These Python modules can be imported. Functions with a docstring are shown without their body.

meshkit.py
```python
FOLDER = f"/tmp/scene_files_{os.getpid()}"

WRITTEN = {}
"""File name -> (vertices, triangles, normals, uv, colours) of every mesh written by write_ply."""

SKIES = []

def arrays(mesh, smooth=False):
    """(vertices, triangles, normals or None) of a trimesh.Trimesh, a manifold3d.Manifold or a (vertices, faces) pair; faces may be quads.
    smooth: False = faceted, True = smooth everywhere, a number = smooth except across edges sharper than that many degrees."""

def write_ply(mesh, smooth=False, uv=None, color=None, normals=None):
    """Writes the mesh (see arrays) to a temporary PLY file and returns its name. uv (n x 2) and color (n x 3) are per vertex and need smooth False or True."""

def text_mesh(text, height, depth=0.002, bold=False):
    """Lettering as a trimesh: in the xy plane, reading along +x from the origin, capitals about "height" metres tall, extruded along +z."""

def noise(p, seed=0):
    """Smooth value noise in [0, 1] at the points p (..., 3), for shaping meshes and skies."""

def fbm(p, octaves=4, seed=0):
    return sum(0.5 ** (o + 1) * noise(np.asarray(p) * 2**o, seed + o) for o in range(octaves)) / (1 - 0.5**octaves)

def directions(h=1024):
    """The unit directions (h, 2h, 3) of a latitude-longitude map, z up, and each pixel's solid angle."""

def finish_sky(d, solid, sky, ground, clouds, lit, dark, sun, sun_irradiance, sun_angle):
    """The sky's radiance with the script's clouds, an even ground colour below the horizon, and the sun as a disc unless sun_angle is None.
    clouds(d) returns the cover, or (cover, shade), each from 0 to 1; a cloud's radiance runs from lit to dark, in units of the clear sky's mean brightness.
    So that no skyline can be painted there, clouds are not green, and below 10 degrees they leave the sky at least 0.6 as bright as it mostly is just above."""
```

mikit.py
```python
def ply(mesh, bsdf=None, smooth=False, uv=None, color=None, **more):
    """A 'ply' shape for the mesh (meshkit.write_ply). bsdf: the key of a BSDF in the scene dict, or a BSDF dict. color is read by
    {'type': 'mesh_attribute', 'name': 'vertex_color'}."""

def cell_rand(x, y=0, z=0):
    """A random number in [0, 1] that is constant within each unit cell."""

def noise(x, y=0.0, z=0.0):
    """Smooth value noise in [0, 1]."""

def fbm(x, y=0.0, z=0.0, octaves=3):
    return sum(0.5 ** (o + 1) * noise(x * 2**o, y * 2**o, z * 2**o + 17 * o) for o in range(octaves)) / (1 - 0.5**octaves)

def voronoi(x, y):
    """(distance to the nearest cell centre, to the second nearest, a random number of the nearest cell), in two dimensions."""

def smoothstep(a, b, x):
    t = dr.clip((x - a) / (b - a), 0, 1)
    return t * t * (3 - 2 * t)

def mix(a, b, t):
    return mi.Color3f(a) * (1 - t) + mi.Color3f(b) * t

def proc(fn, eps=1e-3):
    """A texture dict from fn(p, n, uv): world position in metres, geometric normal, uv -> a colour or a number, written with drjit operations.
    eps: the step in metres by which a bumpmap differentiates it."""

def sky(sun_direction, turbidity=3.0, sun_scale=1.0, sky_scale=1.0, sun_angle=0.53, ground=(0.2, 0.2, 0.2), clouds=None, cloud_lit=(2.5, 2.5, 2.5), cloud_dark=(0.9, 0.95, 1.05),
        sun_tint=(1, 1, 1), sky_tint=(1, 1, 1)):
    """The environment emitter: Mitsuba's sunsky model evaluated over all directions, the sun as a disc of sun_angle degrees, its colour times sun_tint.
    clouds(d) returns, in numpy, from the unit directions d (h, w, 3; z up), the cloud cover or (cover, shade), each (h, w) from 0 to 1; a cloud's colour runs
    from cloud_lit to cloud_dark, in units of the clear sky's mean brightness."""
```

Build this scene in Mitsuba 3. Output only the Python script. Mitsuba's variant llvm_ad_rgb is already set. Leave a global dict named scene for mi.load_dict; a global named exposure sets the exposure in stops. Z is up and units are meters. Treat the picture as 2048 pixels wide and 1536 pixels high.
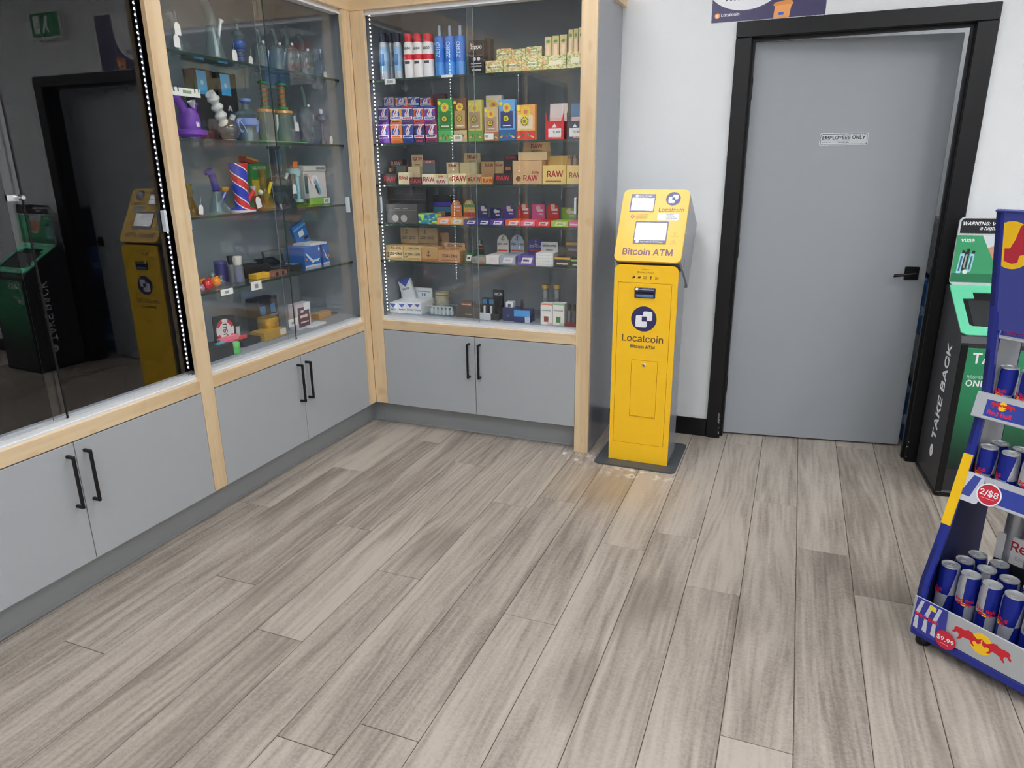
import math, random
import numpy as np
import trimesh, manifold3d
import drjit as dr
import mitsuba as mi
import mikit, meshkit
from shapely import affinity
from shapely.geometry import Polygon, Point, box as sbox
from shapely.ops import unary_union
from mikit import proc, noise, fbm, cell_rand, smoothstep, mix

scene, labels = {}, {}
ST = mi.ScalarTransform4f
# ------------------------------------------------------------------ camera
CAM = np.array([2.2151945734636334, -3.39148549151128, 1.4716769985095084])
RIGHT = np.array([0.93041453, 0.36638804, -0.00941303])
DOWN = np.array([0.09966427, -0.27763804, -0.95550204])
FWD = np.array([-0.35269794, 0.88807484, -0.29483426])
c2w = np.eye(4)
c2w[:3, 0], c2w[:3, 1], c2w[:3, 2], c2w[:3, 3] = -RIGHT, -DOWN, FWD, CAM
scene['camera'] = {'type': 'perspective', 'fov': 72.075, 'fov_axis': 'x', 'near_clip': 0.05, 'far_clip': 50.0, 'to_world': ST(c2w)}
# ------------------------------------------------------------------ light
exposure = 0.24
CEIL = 2.95
LAMP = 9.0                                   # radiance of the ceiling panels
LAMP_TINT = (0.98, 1.0, 1.03)
LAMPS = [(1.2, -1.0), (3.75, -1.5), (1.2, -3.3), (3.2, -3.3), (5.0, -1.0), (5.0, -3.3), (1.2, -5.5), (3.2, -5.5)]
LED = 80.0
BACK_ROOM = 3.2

# ------------------------------------------------------------------ materials
def lin(h):
    c = np.array([int(h[i:i + 2], 16) / 255 for i in (0, 2, 4)])
    return np.where(c <= 0.04045, c / 12.92, ((c + 0.055) / 1.055) ** 2.4).tolist()

def rgb(h):
    return {'type': 'rgb', 'value': lin(h)}

def mat(h, rough=0.5, metal=0.0, spec=0.5):
    key = f'm_{h}_{int(rough * 100)}_{int(metal * 100)}_{int(spec * 100)}'
    if key not in scene:
        scene[key] = {'type': 'twosided', 'bsdf': {'type': 'principled', 'base_color': rgb(h), 'roughness': rough, 'metallic': metal, 'specular': spec}}
    return key

def solid_glass(h=''):
    key = 'glassware_' + (h or 'clear')
    if key not in scene:
        scene[key] = {'type': 'blendbsdf', 'weight': 0.085, 'clear': {'type': 'thindielectric', 'int_ior': 1.5, 'specular_transmittance': rgb(h) if h else 1.0},
                      'haze': {'type': 'twosided', 'bsdf': {'type': 'principled', 'base_color': rgb(h or 'e6eef0'), 'roughness': 0.15, 'specular': 0.8}}}
    return key

def glass(h=''):
    key = 'glass_' + (h or 'clear')
    if key not in scene:
        scene[key] = {'type': 'thindielectric', 'int_ior': 1.5, 'specular_transmittance': rgb(h) if h else 1.0}
    return key

def pmat(name, fn, rough=0.5, spec=0.5, metal=0.0, bump=None):
    b = {'type': 'principled', 'base_color': proc(fn), 'roughness': rough, 'specular': spec, 'metallic': metal}
    if bump:
        b = {'type': 'bumpmap', 'texture': proc(bump[0], bump[2]), 'scale': bump[1], 'bsdf': b}
    scene[name] = {'type': 'twosided', 'bsdf': b}
    return name

def lc(h):
    return mi.Color3f(*lin(h))

def wood_v(p, n, uv):
    g = fbm((p.x + p.y) * 70, p.z * 3.0, p.x * 9, 3)
    b = noise((p.x + p.y) * 14, p.z * 1.4, 3.0)
    s = noise((p.x + p.y) * 30, p.z * 14, 7.0)
    c = mix(lin('d8c09c'), lin('c8ac86'), smoothstep(0.25, 0.85, 0.55 * g + 0.45 * b))
    return mix(c, lin('b99468'), smoothstep(0.78, 0.98, s) * 0.35)

def wood_h(p, n, uv):
    g = fbm((p.x + p.y) * 3.5, p.z * 75, 2.0, 3)
    b = noise((p.x + p.y) * 1.6, p.z * 14, 5.0)
    s = noise((p.x + p.y) * 14, p.z * 30, 1.0)
    c = mix(lin('d8c09c'), lin('c8ac86'), smoothstep(0.25, 0.85, 0.55 * g + 0.45 * b))
    return mix(c, lin('b99468'), smoothstep(0.78, 0.98, s) * 0.35)

def floor_fn(p, n, uv):
    x, y = uv.x, uv.y
    pid = dr.floor(x)
    tone = cell_rand(pid, 3, 1)
    t2 = cell_rand(pid, 9, 4)
    warp = noise(x * 9, y * 1.3, 2.0) * 0.07 + noise(x * 20, y * 4.0, 12.0) * 0.015
    broad = fbm((x + warp) * 12, y * 1.4, 4.0, 3)
    mid = fbm((x + warp) * 36, y * 2.2, 6.0, 3)
    fine = fbm((x + warp * 0.6) * 110, y * 6.0, 1.0, 3)
    ring = 0.5 + 0.5 * dr.sin(((x + 1.3 * warp) * 70 + 6 * fbm(x * 6, y * 1.5, 8.0, 2)) * 3.0)
    knot = smoothstep(0.76, 0.95, noise(x * 11.0, y * 2.0, 11.0))
    emboss = noise(x * 170 + 3 * noise(x * 20, y * 30, 2.0), y * 190, 5.0)
    v = 0.30 * broad + 0.26 * mid + 0.24 * fine + 0.10 * ring * t2 + 0.10 * emboss
    c = mix(lin('b1a79c'), lin('776d65'), smoothstep(0.27, 0.78, v + 0.19 * (tone - 0.5)))
    c = mix(c, lin('665c54'), knot * 0.45)
    c = mix(c, lin('a3978a'), 0.2 * t2)
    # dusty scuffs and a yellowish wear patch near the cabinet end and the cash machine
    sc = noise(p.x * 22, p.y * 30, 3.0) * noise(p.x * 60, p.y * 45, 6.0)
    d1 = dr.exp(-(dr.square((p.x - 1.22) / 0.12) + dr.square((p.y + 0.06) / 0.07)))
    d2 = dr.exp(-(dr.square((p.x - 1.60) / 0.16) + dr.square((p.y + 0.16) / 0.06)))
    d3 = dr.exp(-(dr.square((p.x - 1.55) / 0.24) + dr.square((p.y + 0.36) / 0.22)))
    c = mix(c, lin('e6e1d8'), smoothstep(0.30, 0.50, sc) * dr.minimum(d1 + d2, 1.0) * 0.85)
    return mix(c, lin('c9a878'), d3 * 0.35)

def floor_bump(p, n, uv):
    return noise(uv.x * 170 + 3 * noise(uv.x * 20, uv.y * 30, 2.0), uv.y * 190, 5.0) * 0.6 + fbm(uv.x * 110, uv.y * 6, 3.0, 2) * 0.4

def leaf_fn(p, n, uv):
    a = noise(p.x * 150 + p.z * 60, p.z * 190, p.y * 60)
    b = noise(p.x * 95, p.z * 120 - p.x * 50, p.y * 60 + 9)
    c = mix(lin('dcd4a4'), lin('8ea45e'), smoothstep(0.48, 0.66, a))
    return mix(c, lin('d6a468'), smoothstep(0.58, 0.7, b))

def holo_fn(p, n, uv):
    a = noise(p.x * 60, p.z * 70, 1.0)
    b = noise(p.x * 45, p.z * 90, 6.0)
    c = mix(lin('3fae98'), lin('2c5f9c'), smoothstep(0.3, 0.7, a))
    return mix(c, lin('c8dc4a'), smoothstep(0.55, 0.75, b))

def can_fn(p, n, uv):
    t = uv.x * 2 - dr.floor(uv.x * 2)
    v = uv.y
    edge = 0.5 + 0.30 * (v - 0.40)
    top = smoothstep(edge - 0.004, edge + 0.004, t) * (1 - smoothstep(0.95, 0.958, t))
    low = (1 - smoothstep(edge - 0.004, edge + 0.004, t)) * smoothstep(0.04, 0.048, t)
    s = dr.select(v > 0.40, top, low * 0.95)
    lines = smoothstep(0.985, 0.995, dr.abs(dr.sin(v * 150))) * smoothstep(0.72, 0.74, v) * smoothstep(0.6, 0.62, t)
    c = mix(lin('1f2f9a'), lin('c3c6ca'), s)
    return mix(c, lin('60646c'), lines * 0.6)

def steel_fn(p, n, uv):
    return mix(lin('d6d9db'), lin('b4b8bb'), noise(p.x * 9, p.z * 700, 2.0))

WOODV, WOODH = pmat('wood_upright', wood_v, 0.42, 0.4), pmat('wood_rail', wood_h, 0.42, 0.4)
FLOOR = pmat('floor_wood', floor_fn, 0.46, 0.35, bump=(floor_bump, 0.0004, 1e-3))
LEAF, HOLO = pmat('leaf_print', leaf_fn, 0.5), pmat('holo_print', holo_fn, 0.25, 0.6)
CANSKIN = pmat('can_skin', can_fn, 0.28, 0.5, 0.55)
STEEL = pmat('brushed_steel', steel_fn, 0.35, 0.5, 0.35)
GREY = mat('a1a5a9', 0.5, 0, 0.4)            # cabinet fronts
INNER = mat('8d959c', 0.55, 0, 0.3)
GLOSS = mat('85888f', 0.22, 0, 0.5)          # cabinet end panel
BLACK = mat('0e0e10', 0.36, 0, 0.35)
MATTE = mat('121214', 0.6, 0, 0.3)
VOID = mat('040405', 0.8, 0, 0.0)
WHITE = mat('e1e3e4', 0.75, 0, 0.2)
KICK = mat('8c8f91', 0.38)
ALU = mat('dadde0', 0.3, 0.25)
ALUM = mat('c4c6c8', 0.34, 0.6)
CHROME = mat('d8dadc', 0.12, 1.0)
EDGE = mat('23372f', 0.15, 0, 0.8)
CLEAR = glass()

# ------------------------------------------------------------------ mesh helpers
def bx(x0, x1, y0, y1, z0, z1, c=0.0):
    if c <= 0:
        m = trimesh.creation.box((x1 - x0, y1 - y0, z1 - z0))
        m.apply_translation(((x0 + x1) / 2, (y0 + y1) / 2, (z0 + z1) / 2))
        return m
    c = min(c, 0.45 * min(x1 - x0, y1 - y0, z1 - z0))
    pts = []
    for X, sx in ((x0, 1), (x1, -1)):
        for Y, sy in ((y0, 1), (y1, -1)):
            for Z, sz in ((z0, 1), (z1, -1)):
                pts += [(X, Y + sy * c, Z + sz * c), (X + sx * c, Y, Z + sz * c), (X + sx * c, Y + sy * c, Z)]
    return trimesh.convex.convex_hull(np.array(pts))

def cat(*ms):
    return trimesh.util.concatenate(list(ms))

def lathe(prof, n=28):
    m = trimesh.creation.revolve(np.array(prof, float), sections=n)
    if m.is_watertight and m.volume < 0:
        m.invert()
    return m

def tube(path, r, n=10, caps=True):
    p = np.array(path, float)
    t = np.gradient(p, axis=0)
    t /= np.linalg.norm(t, axis=1, keepdims=True)
    a = np.cross(t[0], [0.31, 0.17, 0.93]); a /= np.linalg.norm(a)
    r = np.broadcast_to(r, (len(p),))
    ang = np.arange(n) * 2 * np.pi / n
    V, F = [], []
    for i in range(len(p)):
        a = a - t[i] * (a @ t[i]); a /= np.linalg.norm(a)
        b = np.cross(t[i], a)
        V.append(p[i] + r[i] * (np.cos(ang)[:, None] * a + np.sin(ang)[:, None] * b))
    for i in range(len(p) - 1):
        for j in range(n):
            k = (j + 1) % n
            q = (i * n + j, i * n + k, (i + 1) * n + k, (i + 1) * n + j)
            F += [(q[0], q[1], q[2]), (q[0], q[2], q[3])]
    V = np.vstack(V)
    if caps:
        o = len(V)
        V = np.vstack([V, p[0], p[-1]])
        for j in range(n):
            k = (j + 1) % n
            F += [(o, k, j), (o + 1, (len(p) - 1) * n + j, (len(p) - 1) * n + k)]
    m = trimesh.Trimesh(V, F, process=False)
    if caps and m.volume < 0:
        m.invert()
    return m

def shell_profile(prof, t=0.0028):
    """An open profile (r, z) as the closed wall of a vessel, t thick."""
    inner = [(max(r - t, 0.0), z + (t if r < 1e-6 or i == 0 or (i == 1 and prof[0][0] < 1e-6) else 0)) for i, (r, z) in enumerate(prof)]
    out = list(prof) + inner[::-1]
    return out + ([out[0]] if prof[0][0] > 1e-6 else [])

def tube_wall(path, r, t=0.0025, n=16):
    a, b = tube(path, r, n, False), tube(path, np.broadcast_to(r, (len(path),)) - t, n, False)
    b.invert()
    N = len(path)
    o = len(a.vertices)
    F = []
    for e, flip in ((0, False), (N - 1, True)):
        for j in range(n):
            k = (j + 1) % n
            q = [e * n + j, o + e * n + j, o + e * n + k, e * n + k]
            if not flip:
                q = q[::-1]
            F += [(q[0], q[2], q[1]), (q[0], q[3], q[2])]
    m = trimesh.Trimesh(np.vstack([a.vertices, b.vertices]), np.vstack([a.faces, b.faces + o, F]), process=False)
    if m.volume < 0:
        m.invert()
    return m

def curve(pts, n=14):
    from scipy.interpolate import CubicSpline
    p = np.array(pts, float)
    s = np.linspace(0, 1, len(p))
    return CubicSpline(s, p)(np.linspace(0, 1, n))

def extr(poly, d):
    gs = [g for g in getattr(poly, 'geoms', [poly]) if g.area > 1e-9]
    return cat(*[trimesh.creation.extrude_polygon(g, d, engine='earcut') for g in gs])

def rrect(x0, x1, z0, z1, r):
    return sbox(x0 + r, z0 + r, x1 - r, z1 - r).buffer(r, quad_segs=6)

UP = np.array([[1, 0, 0, 0], [0, 0, -1, 0], [0, 1, 0, 0], [0, 0, 0, 1.0]])   # drawing plane (x, y) -> front (x, z), facing -y

def front(mesh, y=0.0):
    m = mesh.copy(); m.apply_transform(UP); m.apply_translation((0, y, 0)); return m

def plate(poly, y, d=0.0008):
    """A flat shape drawn in (x, z) on the plane y, thickness d towards the viewer (-y)."""
    return front(extr(poly, d), y)

TEXTS = {}
def text(s, h, maxw=9.0, bold=True, d=0.0006):
    if (s, bold) not in TEXTS:
        m = meshkit.text_mesh(s, 1.0, 1.0, bold)
        m.apply_translation(-np.append(m.bounds.mean(0)[:2], 0))
        TEXTS[(s, bold)] = m
    m = TEXTS[(s, bold)].copy()
    w = m.bounds[1, 0] - m.bounds[0, 0]
    k = min(h, maxw / w)
    m.apply_scale((k, k, d))
    return m

def label_text(s, h, xc, zc, y, maxw=9.0, bold=True, slant=0.0, d=0.0006):
    m = text(s, h, maxw, bold, d)
    if slant:
        m.vertices[:, 0] += slant * m.vertices[:, 1]
    m.apply_translation((xc, zc, 0))
    return front(m, y)

def wrap(mesh, r, z=0.0, turn=0.0):
    """Flat artwork in (x, y, height) bent round a cylinder of radius r about z, facing -y."""
    m = mesh.copy()
    a, rr = m.vertices[:, 0] / r + turn, r + m.vertices[:, 2]
    m.vertices = np.stack([rr * np.sin(a), -rr * np.cos(a), m.vertices[:, 1] + z], 1)
    return m

def Tm(x=0, y=0, z=0):
    m = np.eye(4); m[:3, 3] = (x, y, z); return m

def Rz(deg):
    c, s = math.cos(math.radians(deg)), math.sin(math.radians(deg))
    m = np.eye(4); m[:2, :2] = ((c, -s), (s, c)); return m

def Rx(deg):
    c, s = math.cos(math.radians(deg)), math.sin(math.radians(deg))
    m = np.eye(4); m[1:3, 1:3] = ((c, -s), (s, c)); return m

def Ry(deg):
    c, s = math.cos(math.radians(deg)), math.sin(math.radians(deg))
    m = np.eye(4); m[0, 0], m[0, 2], m[2, 0], m[2, 2] = c, s, -s, c; return m

# ------------------------------------------------------------------ naming
USED = set()
def number(k):
    n, c = 0, k
    while c in USED:
        n += 1
        c = f'{k}_{n:03d}'
    USED.add(c)
    return c

THINGS = []
class Thing:
    def __init__(self, name, label=None, cat=None, M=None, group=None, structure=False):
        self.key, self.M, self.parts = number(name), np.eye(4) if M is None else M, []
        d = {}
        if label: d['label'] = label
        if cat: d['category'] = cat
        if group: d['group'] = group
        if structure: d['kind'] = 'structure'
        labels[self.key] = d
        THINGS.append(self)

    def p(self, part, mesh, m, parent=None, smooth=False, M=None, label=None, kind=None, uv=None, ply=None, **more):
        key = number(f'{parent or self.key}__{part}')
        if ply is None:
            ply = mikit.ply(mesh, m, smooth, uv=uv, **more)
        scene[key] = {**ply, 'to_world': ST(self.M if M is None else self.M @ M)}
        self.parts.append(key)
        if label or kind:
            labels[key] = {k: v for k, v in (('label', label), ('kind', kind)) if v}
        return key

def finish_things():
    for t in THINGS:
        if len(t.parts) == 1 and t.parts[0].count('__') == 1:
            k = t.parts[0]
            scene[t.key] = scene.pop(k)
            labels.pop(k, None)

# ------------------------------------------------------------------ the room
D = 0.485                 # the door wall; the left wall stands at x = -D
ZB, ZR0, ZR1, ZT, ZD = 0.1443, 0.5922, 0.6457, 2.2325, 0.668
XR, YF, YB = 5.6, -6.4, 2.3
DX0, DX1, DH = 1.9324, 2.8574, 2.0528
CXO, CXR, CZ = 1.8583, 2.9394, 2.1235

floor = Thing('floor', structure=True)
floor.p('subfloor', bx(-D - 0.1, XR, YF, YB, -0.12, -0.004), mat('584d45', 0.7))
XS = [-0.067, 0.117, 0.301, 0.4835, 0.6685, 0.8545, 1.040, 1.226, 1.4115, 1.601, 1.785, 1.971, 2.1615, 2.3465, 2.54, 2.7275, 2.925, 3.11, 3.295, 3.48, 3.665]
Y0 = [-1.106, -0.619, -0.137, -1.128, -0.344, -1.382, -0.697, -0.579, -1.464, -0.882, -0.717, -1.071, -0.266, -0.643, -0.917, 0.383, -0.45, -1.2, -0.1, -0.8]
pid = 0
XS2, Y02 = [-0.435, -0.251] + XS, [-0.3, -0.9] + Y0
for i in range(len(XS2) - 1):
    x0, x1 = XS2[i], XS2[i + 1]
    if i >= 1 and x1 <= -0.06:
        pass
    ys = [Y02[i] + 1.4935 * k for k in range(-4, 3)]
    for a, b in zip(ys[:-1], ys[1:]):
        a, b = max(a, -4.3), min(b, 1.6)
        if b - a < 0.05:
            continue
        g, c = 0.0010, 0.0016
        m = bx(x0 + g, x1 - g, a + g, b - g, -0.004, 0.0, c)
        pid += 1
        uvs = np.stack([pid + 0.2 + (m.vertices[:, 0] - x0), m.vertices[:, 1] + 3.7 * pid], 1)
        # faceted mesh with its own vertices per face keeps the uv flat
        V, F = m.vertices[m.faces].reshape(-1, 3), np.arange(3 * len(m.faces)).reshape(-1, 3)
        floor.p('plank', (V, F), FLOOR, uv=uvs[m.faces].reshape(-1, 2))
for (x0, x1, y0, y1) in ((XS2[-1], XR, YF, YB), (-D, XS2[-1], YF, -4.3)):
    m = bx(x0, x1, y0, y1, -0.004, -0.0005)
    V, F = m.vertices[m.faces].reshape(-1, 3), np.arange(3 * len(m.faces)).reshape(-1, 3)
    floor.p('plank', (V, F), FLOOR, uv=V[:, :2] + 400.3)

wb = Thing('wall_back', structure=True)
wb.p('panel', bx(-D - 0.1, DX0 - 0.02, D, D + 0.115, 0, CEIL), WHITE)
wb.p('panel', bx(DX1 + 0.02, XR, D, D + 0.115, 0, CEIL), WHITE)
wb.p('panel', bx(DX0 - 0.02, DX1 + 0.02, D, D + 0.115, DH + 0.02, CEIL), WHITE)
wl = Thing('wall_left', structure=True); wl.p('panel', bx(-D - 0.1, -D, YF, D, 0, CEIL), WHITE)
wr = Thing('wall_right', structure=True); wr.p('panel', bx(XR, XR + 0.1, YF, YB, 0, CEIL), WHITE)
wf = Thing('wall_front', structure=True); wf.p('panel', bx(-D - 0.1, XR + 0.1, YF - 0.1, YF, 0, CEIL), WHITE)
wbr = Thing('wall_far', structure=True); wbr.p('panel', bx(-D, XR, YB, YB + 0.1, 0, CEIL), WHITE)
wbl = Thing('wall_side', structure=True); wbl.p('panel', bx(-D - 0.1, -D, D + 0.115, YB, 0, CEIL), WHITE)
ce = Thing('ceiling', structure=True); ce.p('panel', bx(-D - 0.1, XR + 0.1, YF - 0.1, YB + 0.1, CEIL, CEIL + 0.08), mat('d2d4d6', 0.8, 0, 0.2))

def lamp(x, y, power, w=1.2, l=0.6):
    t = Thing('ceiling_light', 'flat white panel light in the ceiling', 'ceiling light', Tm(x, y, CEIL), 'panel lights in the ceiling')
    fr = cat(bx(-l / 2 - .02, l / 2 + .02, -w / 2 - .02, -w / 2, -.03, 0), bx(-l / 2 - .02, l / 2 + .02, w / 2, w / 2 + .02, -.03, 0), bx(-l / 2 - .02, -l / 2, -w / 2, w / 2, -.03, 0), bx(l / 2, l / 2 + .02, -w / 2, w / 2, -.03, 0))
    t.p('frame', fr, mat('d8dadc', 0.5))
    v = np.array([(-l / 2, -w / 2, -.02), (l / 2, -w / 2, -.02), (l / 2, w / 2, -.02), (-l / 2, w / 2, -.02)])
    t.p('diffuser', (v, np.array([(0, 2, 1), (0, 3, 2)])), mat('d8dadc', 0.5), emitter={'type': 'area', 'radiance': {'type': 'rgb', 'value': [power * k for k in LAMP_TINT]}})
for x, y in LAMPS:
    lamp(x, y, LAMP)
lamp(3.2, 1.5, BACK_ROOM)

# baseboards
bb = Thing('baseboard_back', structure=True)
bb.p('strip', bx(1.2985, CXO, D - .012, D, 0, .102, .003), BLACK)
bb2 = Thing('baseboard_right', structure=True); bb2.p('strip', bx(CXR, XR, D - .012, D, 0, .102, .003), BLACK)

# door casing and jamb
tr = Thing('trim_1', structure=True)
yc = D - .018
tr.p('casing_side', bx(CXO, DX0, yc, D, 0, DH, .003), BLACK)
tr.p('casing_side', bx(DX1, CXR, yc, D, 0, DH, .003), BLACK)
tr.p('casing_head', bx(CXO, CXR, yc, D, DH, CZ, .003), BLACK)
tr.p('jamb', bx(DX0 - .02, DX0, D, D + .115, 0, DH), BLACK)
tr.p('jamb', bx(DX1, DX1 + .02, D, D + .115, 0, DH), BLACK)
tr.p('jamb_head', bx(DX0 - .02, DX1 + .02, D, D + .115, DH, DH + .02), BLACK)
tr.p('door_stop', bx(DX0, DX0 + .012, D + .03, D + .062, 0, DH), BLACK)
tr.p('door_stop', bx(DX1 - .012, DX1, D + .03, D + .062, 0, DH), BLACK)
tr.p('door_stop', bx(DX0, DX1, D + .03, D + .062, DH - .012, DH), BLACK)
rs = random.Random(5)
for k in range(9):      # chipped paint at the feet of the casing
    z = rs.uniform(.01, .12)
    s = rs.choice((0, 1))
    x = DX0 - .004 if s == 0 else DX1 + .006
    tr.p('paint_chip', bx(x - rs.uniform(.002, .009), x + .002, yc - .0008, yc + .001, z, z + rs.uniform(.002, .006)), mat('8d8d8c', 0.6))
tr.p('paint_chip', bx(DX0 - .014, DX0 - .007, yc - .0008, yc + .001, .095, .15), mat('77777a', 0.6))

# the door, ajar into the back room
DM = Tm(DX0 + .012, .552, 0) @ Rz(8.1)
door = Thing('door_1', structure=True, M=DM)
door.p('slab', bx(0, .915, 0, .044, .010, 2.042, .002), mat('9a9fa4', 0.45, 0, 0.35))
def handle(side):
    M = Tm(.848, 0, .938)
    h = door.p('handle', bx(-.033, .033, -.010, 0, -.033, .033, .003), BLACK, M=M)
    door.p('lever', cat(tube([(0.006, -.01, 0), (.006, -.05, 0)], .010, 12), tube(curve([(.012, -.048, .001), (-.02, -.052, 0), (-.07, -.05, -.006), (-.092, -.048, -.008)], 10), .0075, 10)), BLACK, parent=h, M=M, smooth=40)
handle(0)
for z in (.25, 1.0, 1.78):
    door.p('hinge', lathe([(0, 0), (.007, 0), (.007, .1), (0, .1)], 12), BLACK, M=Tm(-.004, -.006, z), smooth=40)
ds = Thing('door_sign', 'small brushed metal plate reading EMPLOYEES ONLY on the grey door', 'sign', DM @ Tm(.452, 0, 1.587))
ds.p('plate', plate(rrect(-.111, .111, -.0285, .0285, .006), 0, .0015), STEEL)
ds.p('border', plate(rrect(-.107, .107, -.0245, .0245, .006).difference(rrect(-.105, .105, -.0225, .0225, .005)), -.0015, .0003), mat('26282c'))
ds.p('lettering', label_text('EMPLOYEES ONLY', .0185, 0, .007, -.0015, .196), mat('17181c'))
ds.p('lettering', label_text('THANK YOU', .0065, 0, -.0145, -.0015, .06), mat('26282c'))
for s in (-1, 1):
    ds.p('rule', plate(sbox(s * .068 - .03, -.0155, s * .068 + .03, -.0145), -.0015, .0003), mat('3a3c40'))

po = Thing('poster', 'white and purple printed poster above the left end of the door casing', 'poster', Tm(1.99, D, 2.129))
pw, ph = .508, .34
po.p('sheet', bx(-pw / 2, pw / 2, -.0022, -.0002, 0, ph), mat('3f3860', 0.3))
el = affinity.translate(affinity.scale(Point(0, 0).buffer(1, quad_segs=24), .2, .17), -.105, .215)
po.p('white_area', plate(unary_union([el, sbox(-.254, .2, .1, ph)]).intersection(sbox(-pw / 2, 0, pw / 2, ph)), -.0022, .0003), mat('e6e6ea', 0.3))
po.p('lettering', label_text('ATM HERE', .03, -.09, .105, -.0025, .22), mat('4a4a52'))
po.p('lettering', label_text('Localcoin', .021, -.168, .031, -.0022, .084), mat('eeeaf2'))
po.p('emblem', plate(Point(-.228, .028).buffer(.012), -.0022, .0003), mat('f0a25a'))
po.p('emblem', plate(Point(-.228, .028).buffer(.006), -.0025, .0003), mat('f6e0c4'))
bxs = Polygon([(.028, .0), (.098, .0), (.104, .047), (.112, .06), (.098, .075), (.03, .066), (.024, .055), (.032, .05)])
po.p('box_picture', plate(bxs, -.0022, .0003), mat('f0a25e'))
po.p('box_flap', plate(Polygon([(.031, .051), (.104, .056), (.112, .062), (.098, .077), (.03, .066)]), -.0025, .0003), mat('dc8c48'))
po.p('box_window', plate(rrect(.05, .073, .012, .024, .003), -.0025, .0003), mat('3f64c0'))

ex = Thing('exit_sign', 'green and white exit sign high on the wall above the door', 'sign', Tm(2.66, D, 2.44))
ex.p('housing', bx(-.15, .15, -.05, 0, -.09, .09, .004), mat('dfe3e0'))
ex.p('face', plate(rrect(-.135, .135, -.075, .075, .01), -.05), mat('2f8a52'))
ex.p('figure', plate(unary_union([Point(-.02, .045).buffer(.014), Polygon([(-.03, .03), (0, .03), (.02, -.01), (.03, -.05), (.015, -.05), (0, -.015), (-.03, -.05), (-.045, -.045), (-.02, -.01)]), sbox(.05, -.05, .11, .06)]), -.0508), mat('e6efe8'))

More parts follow.
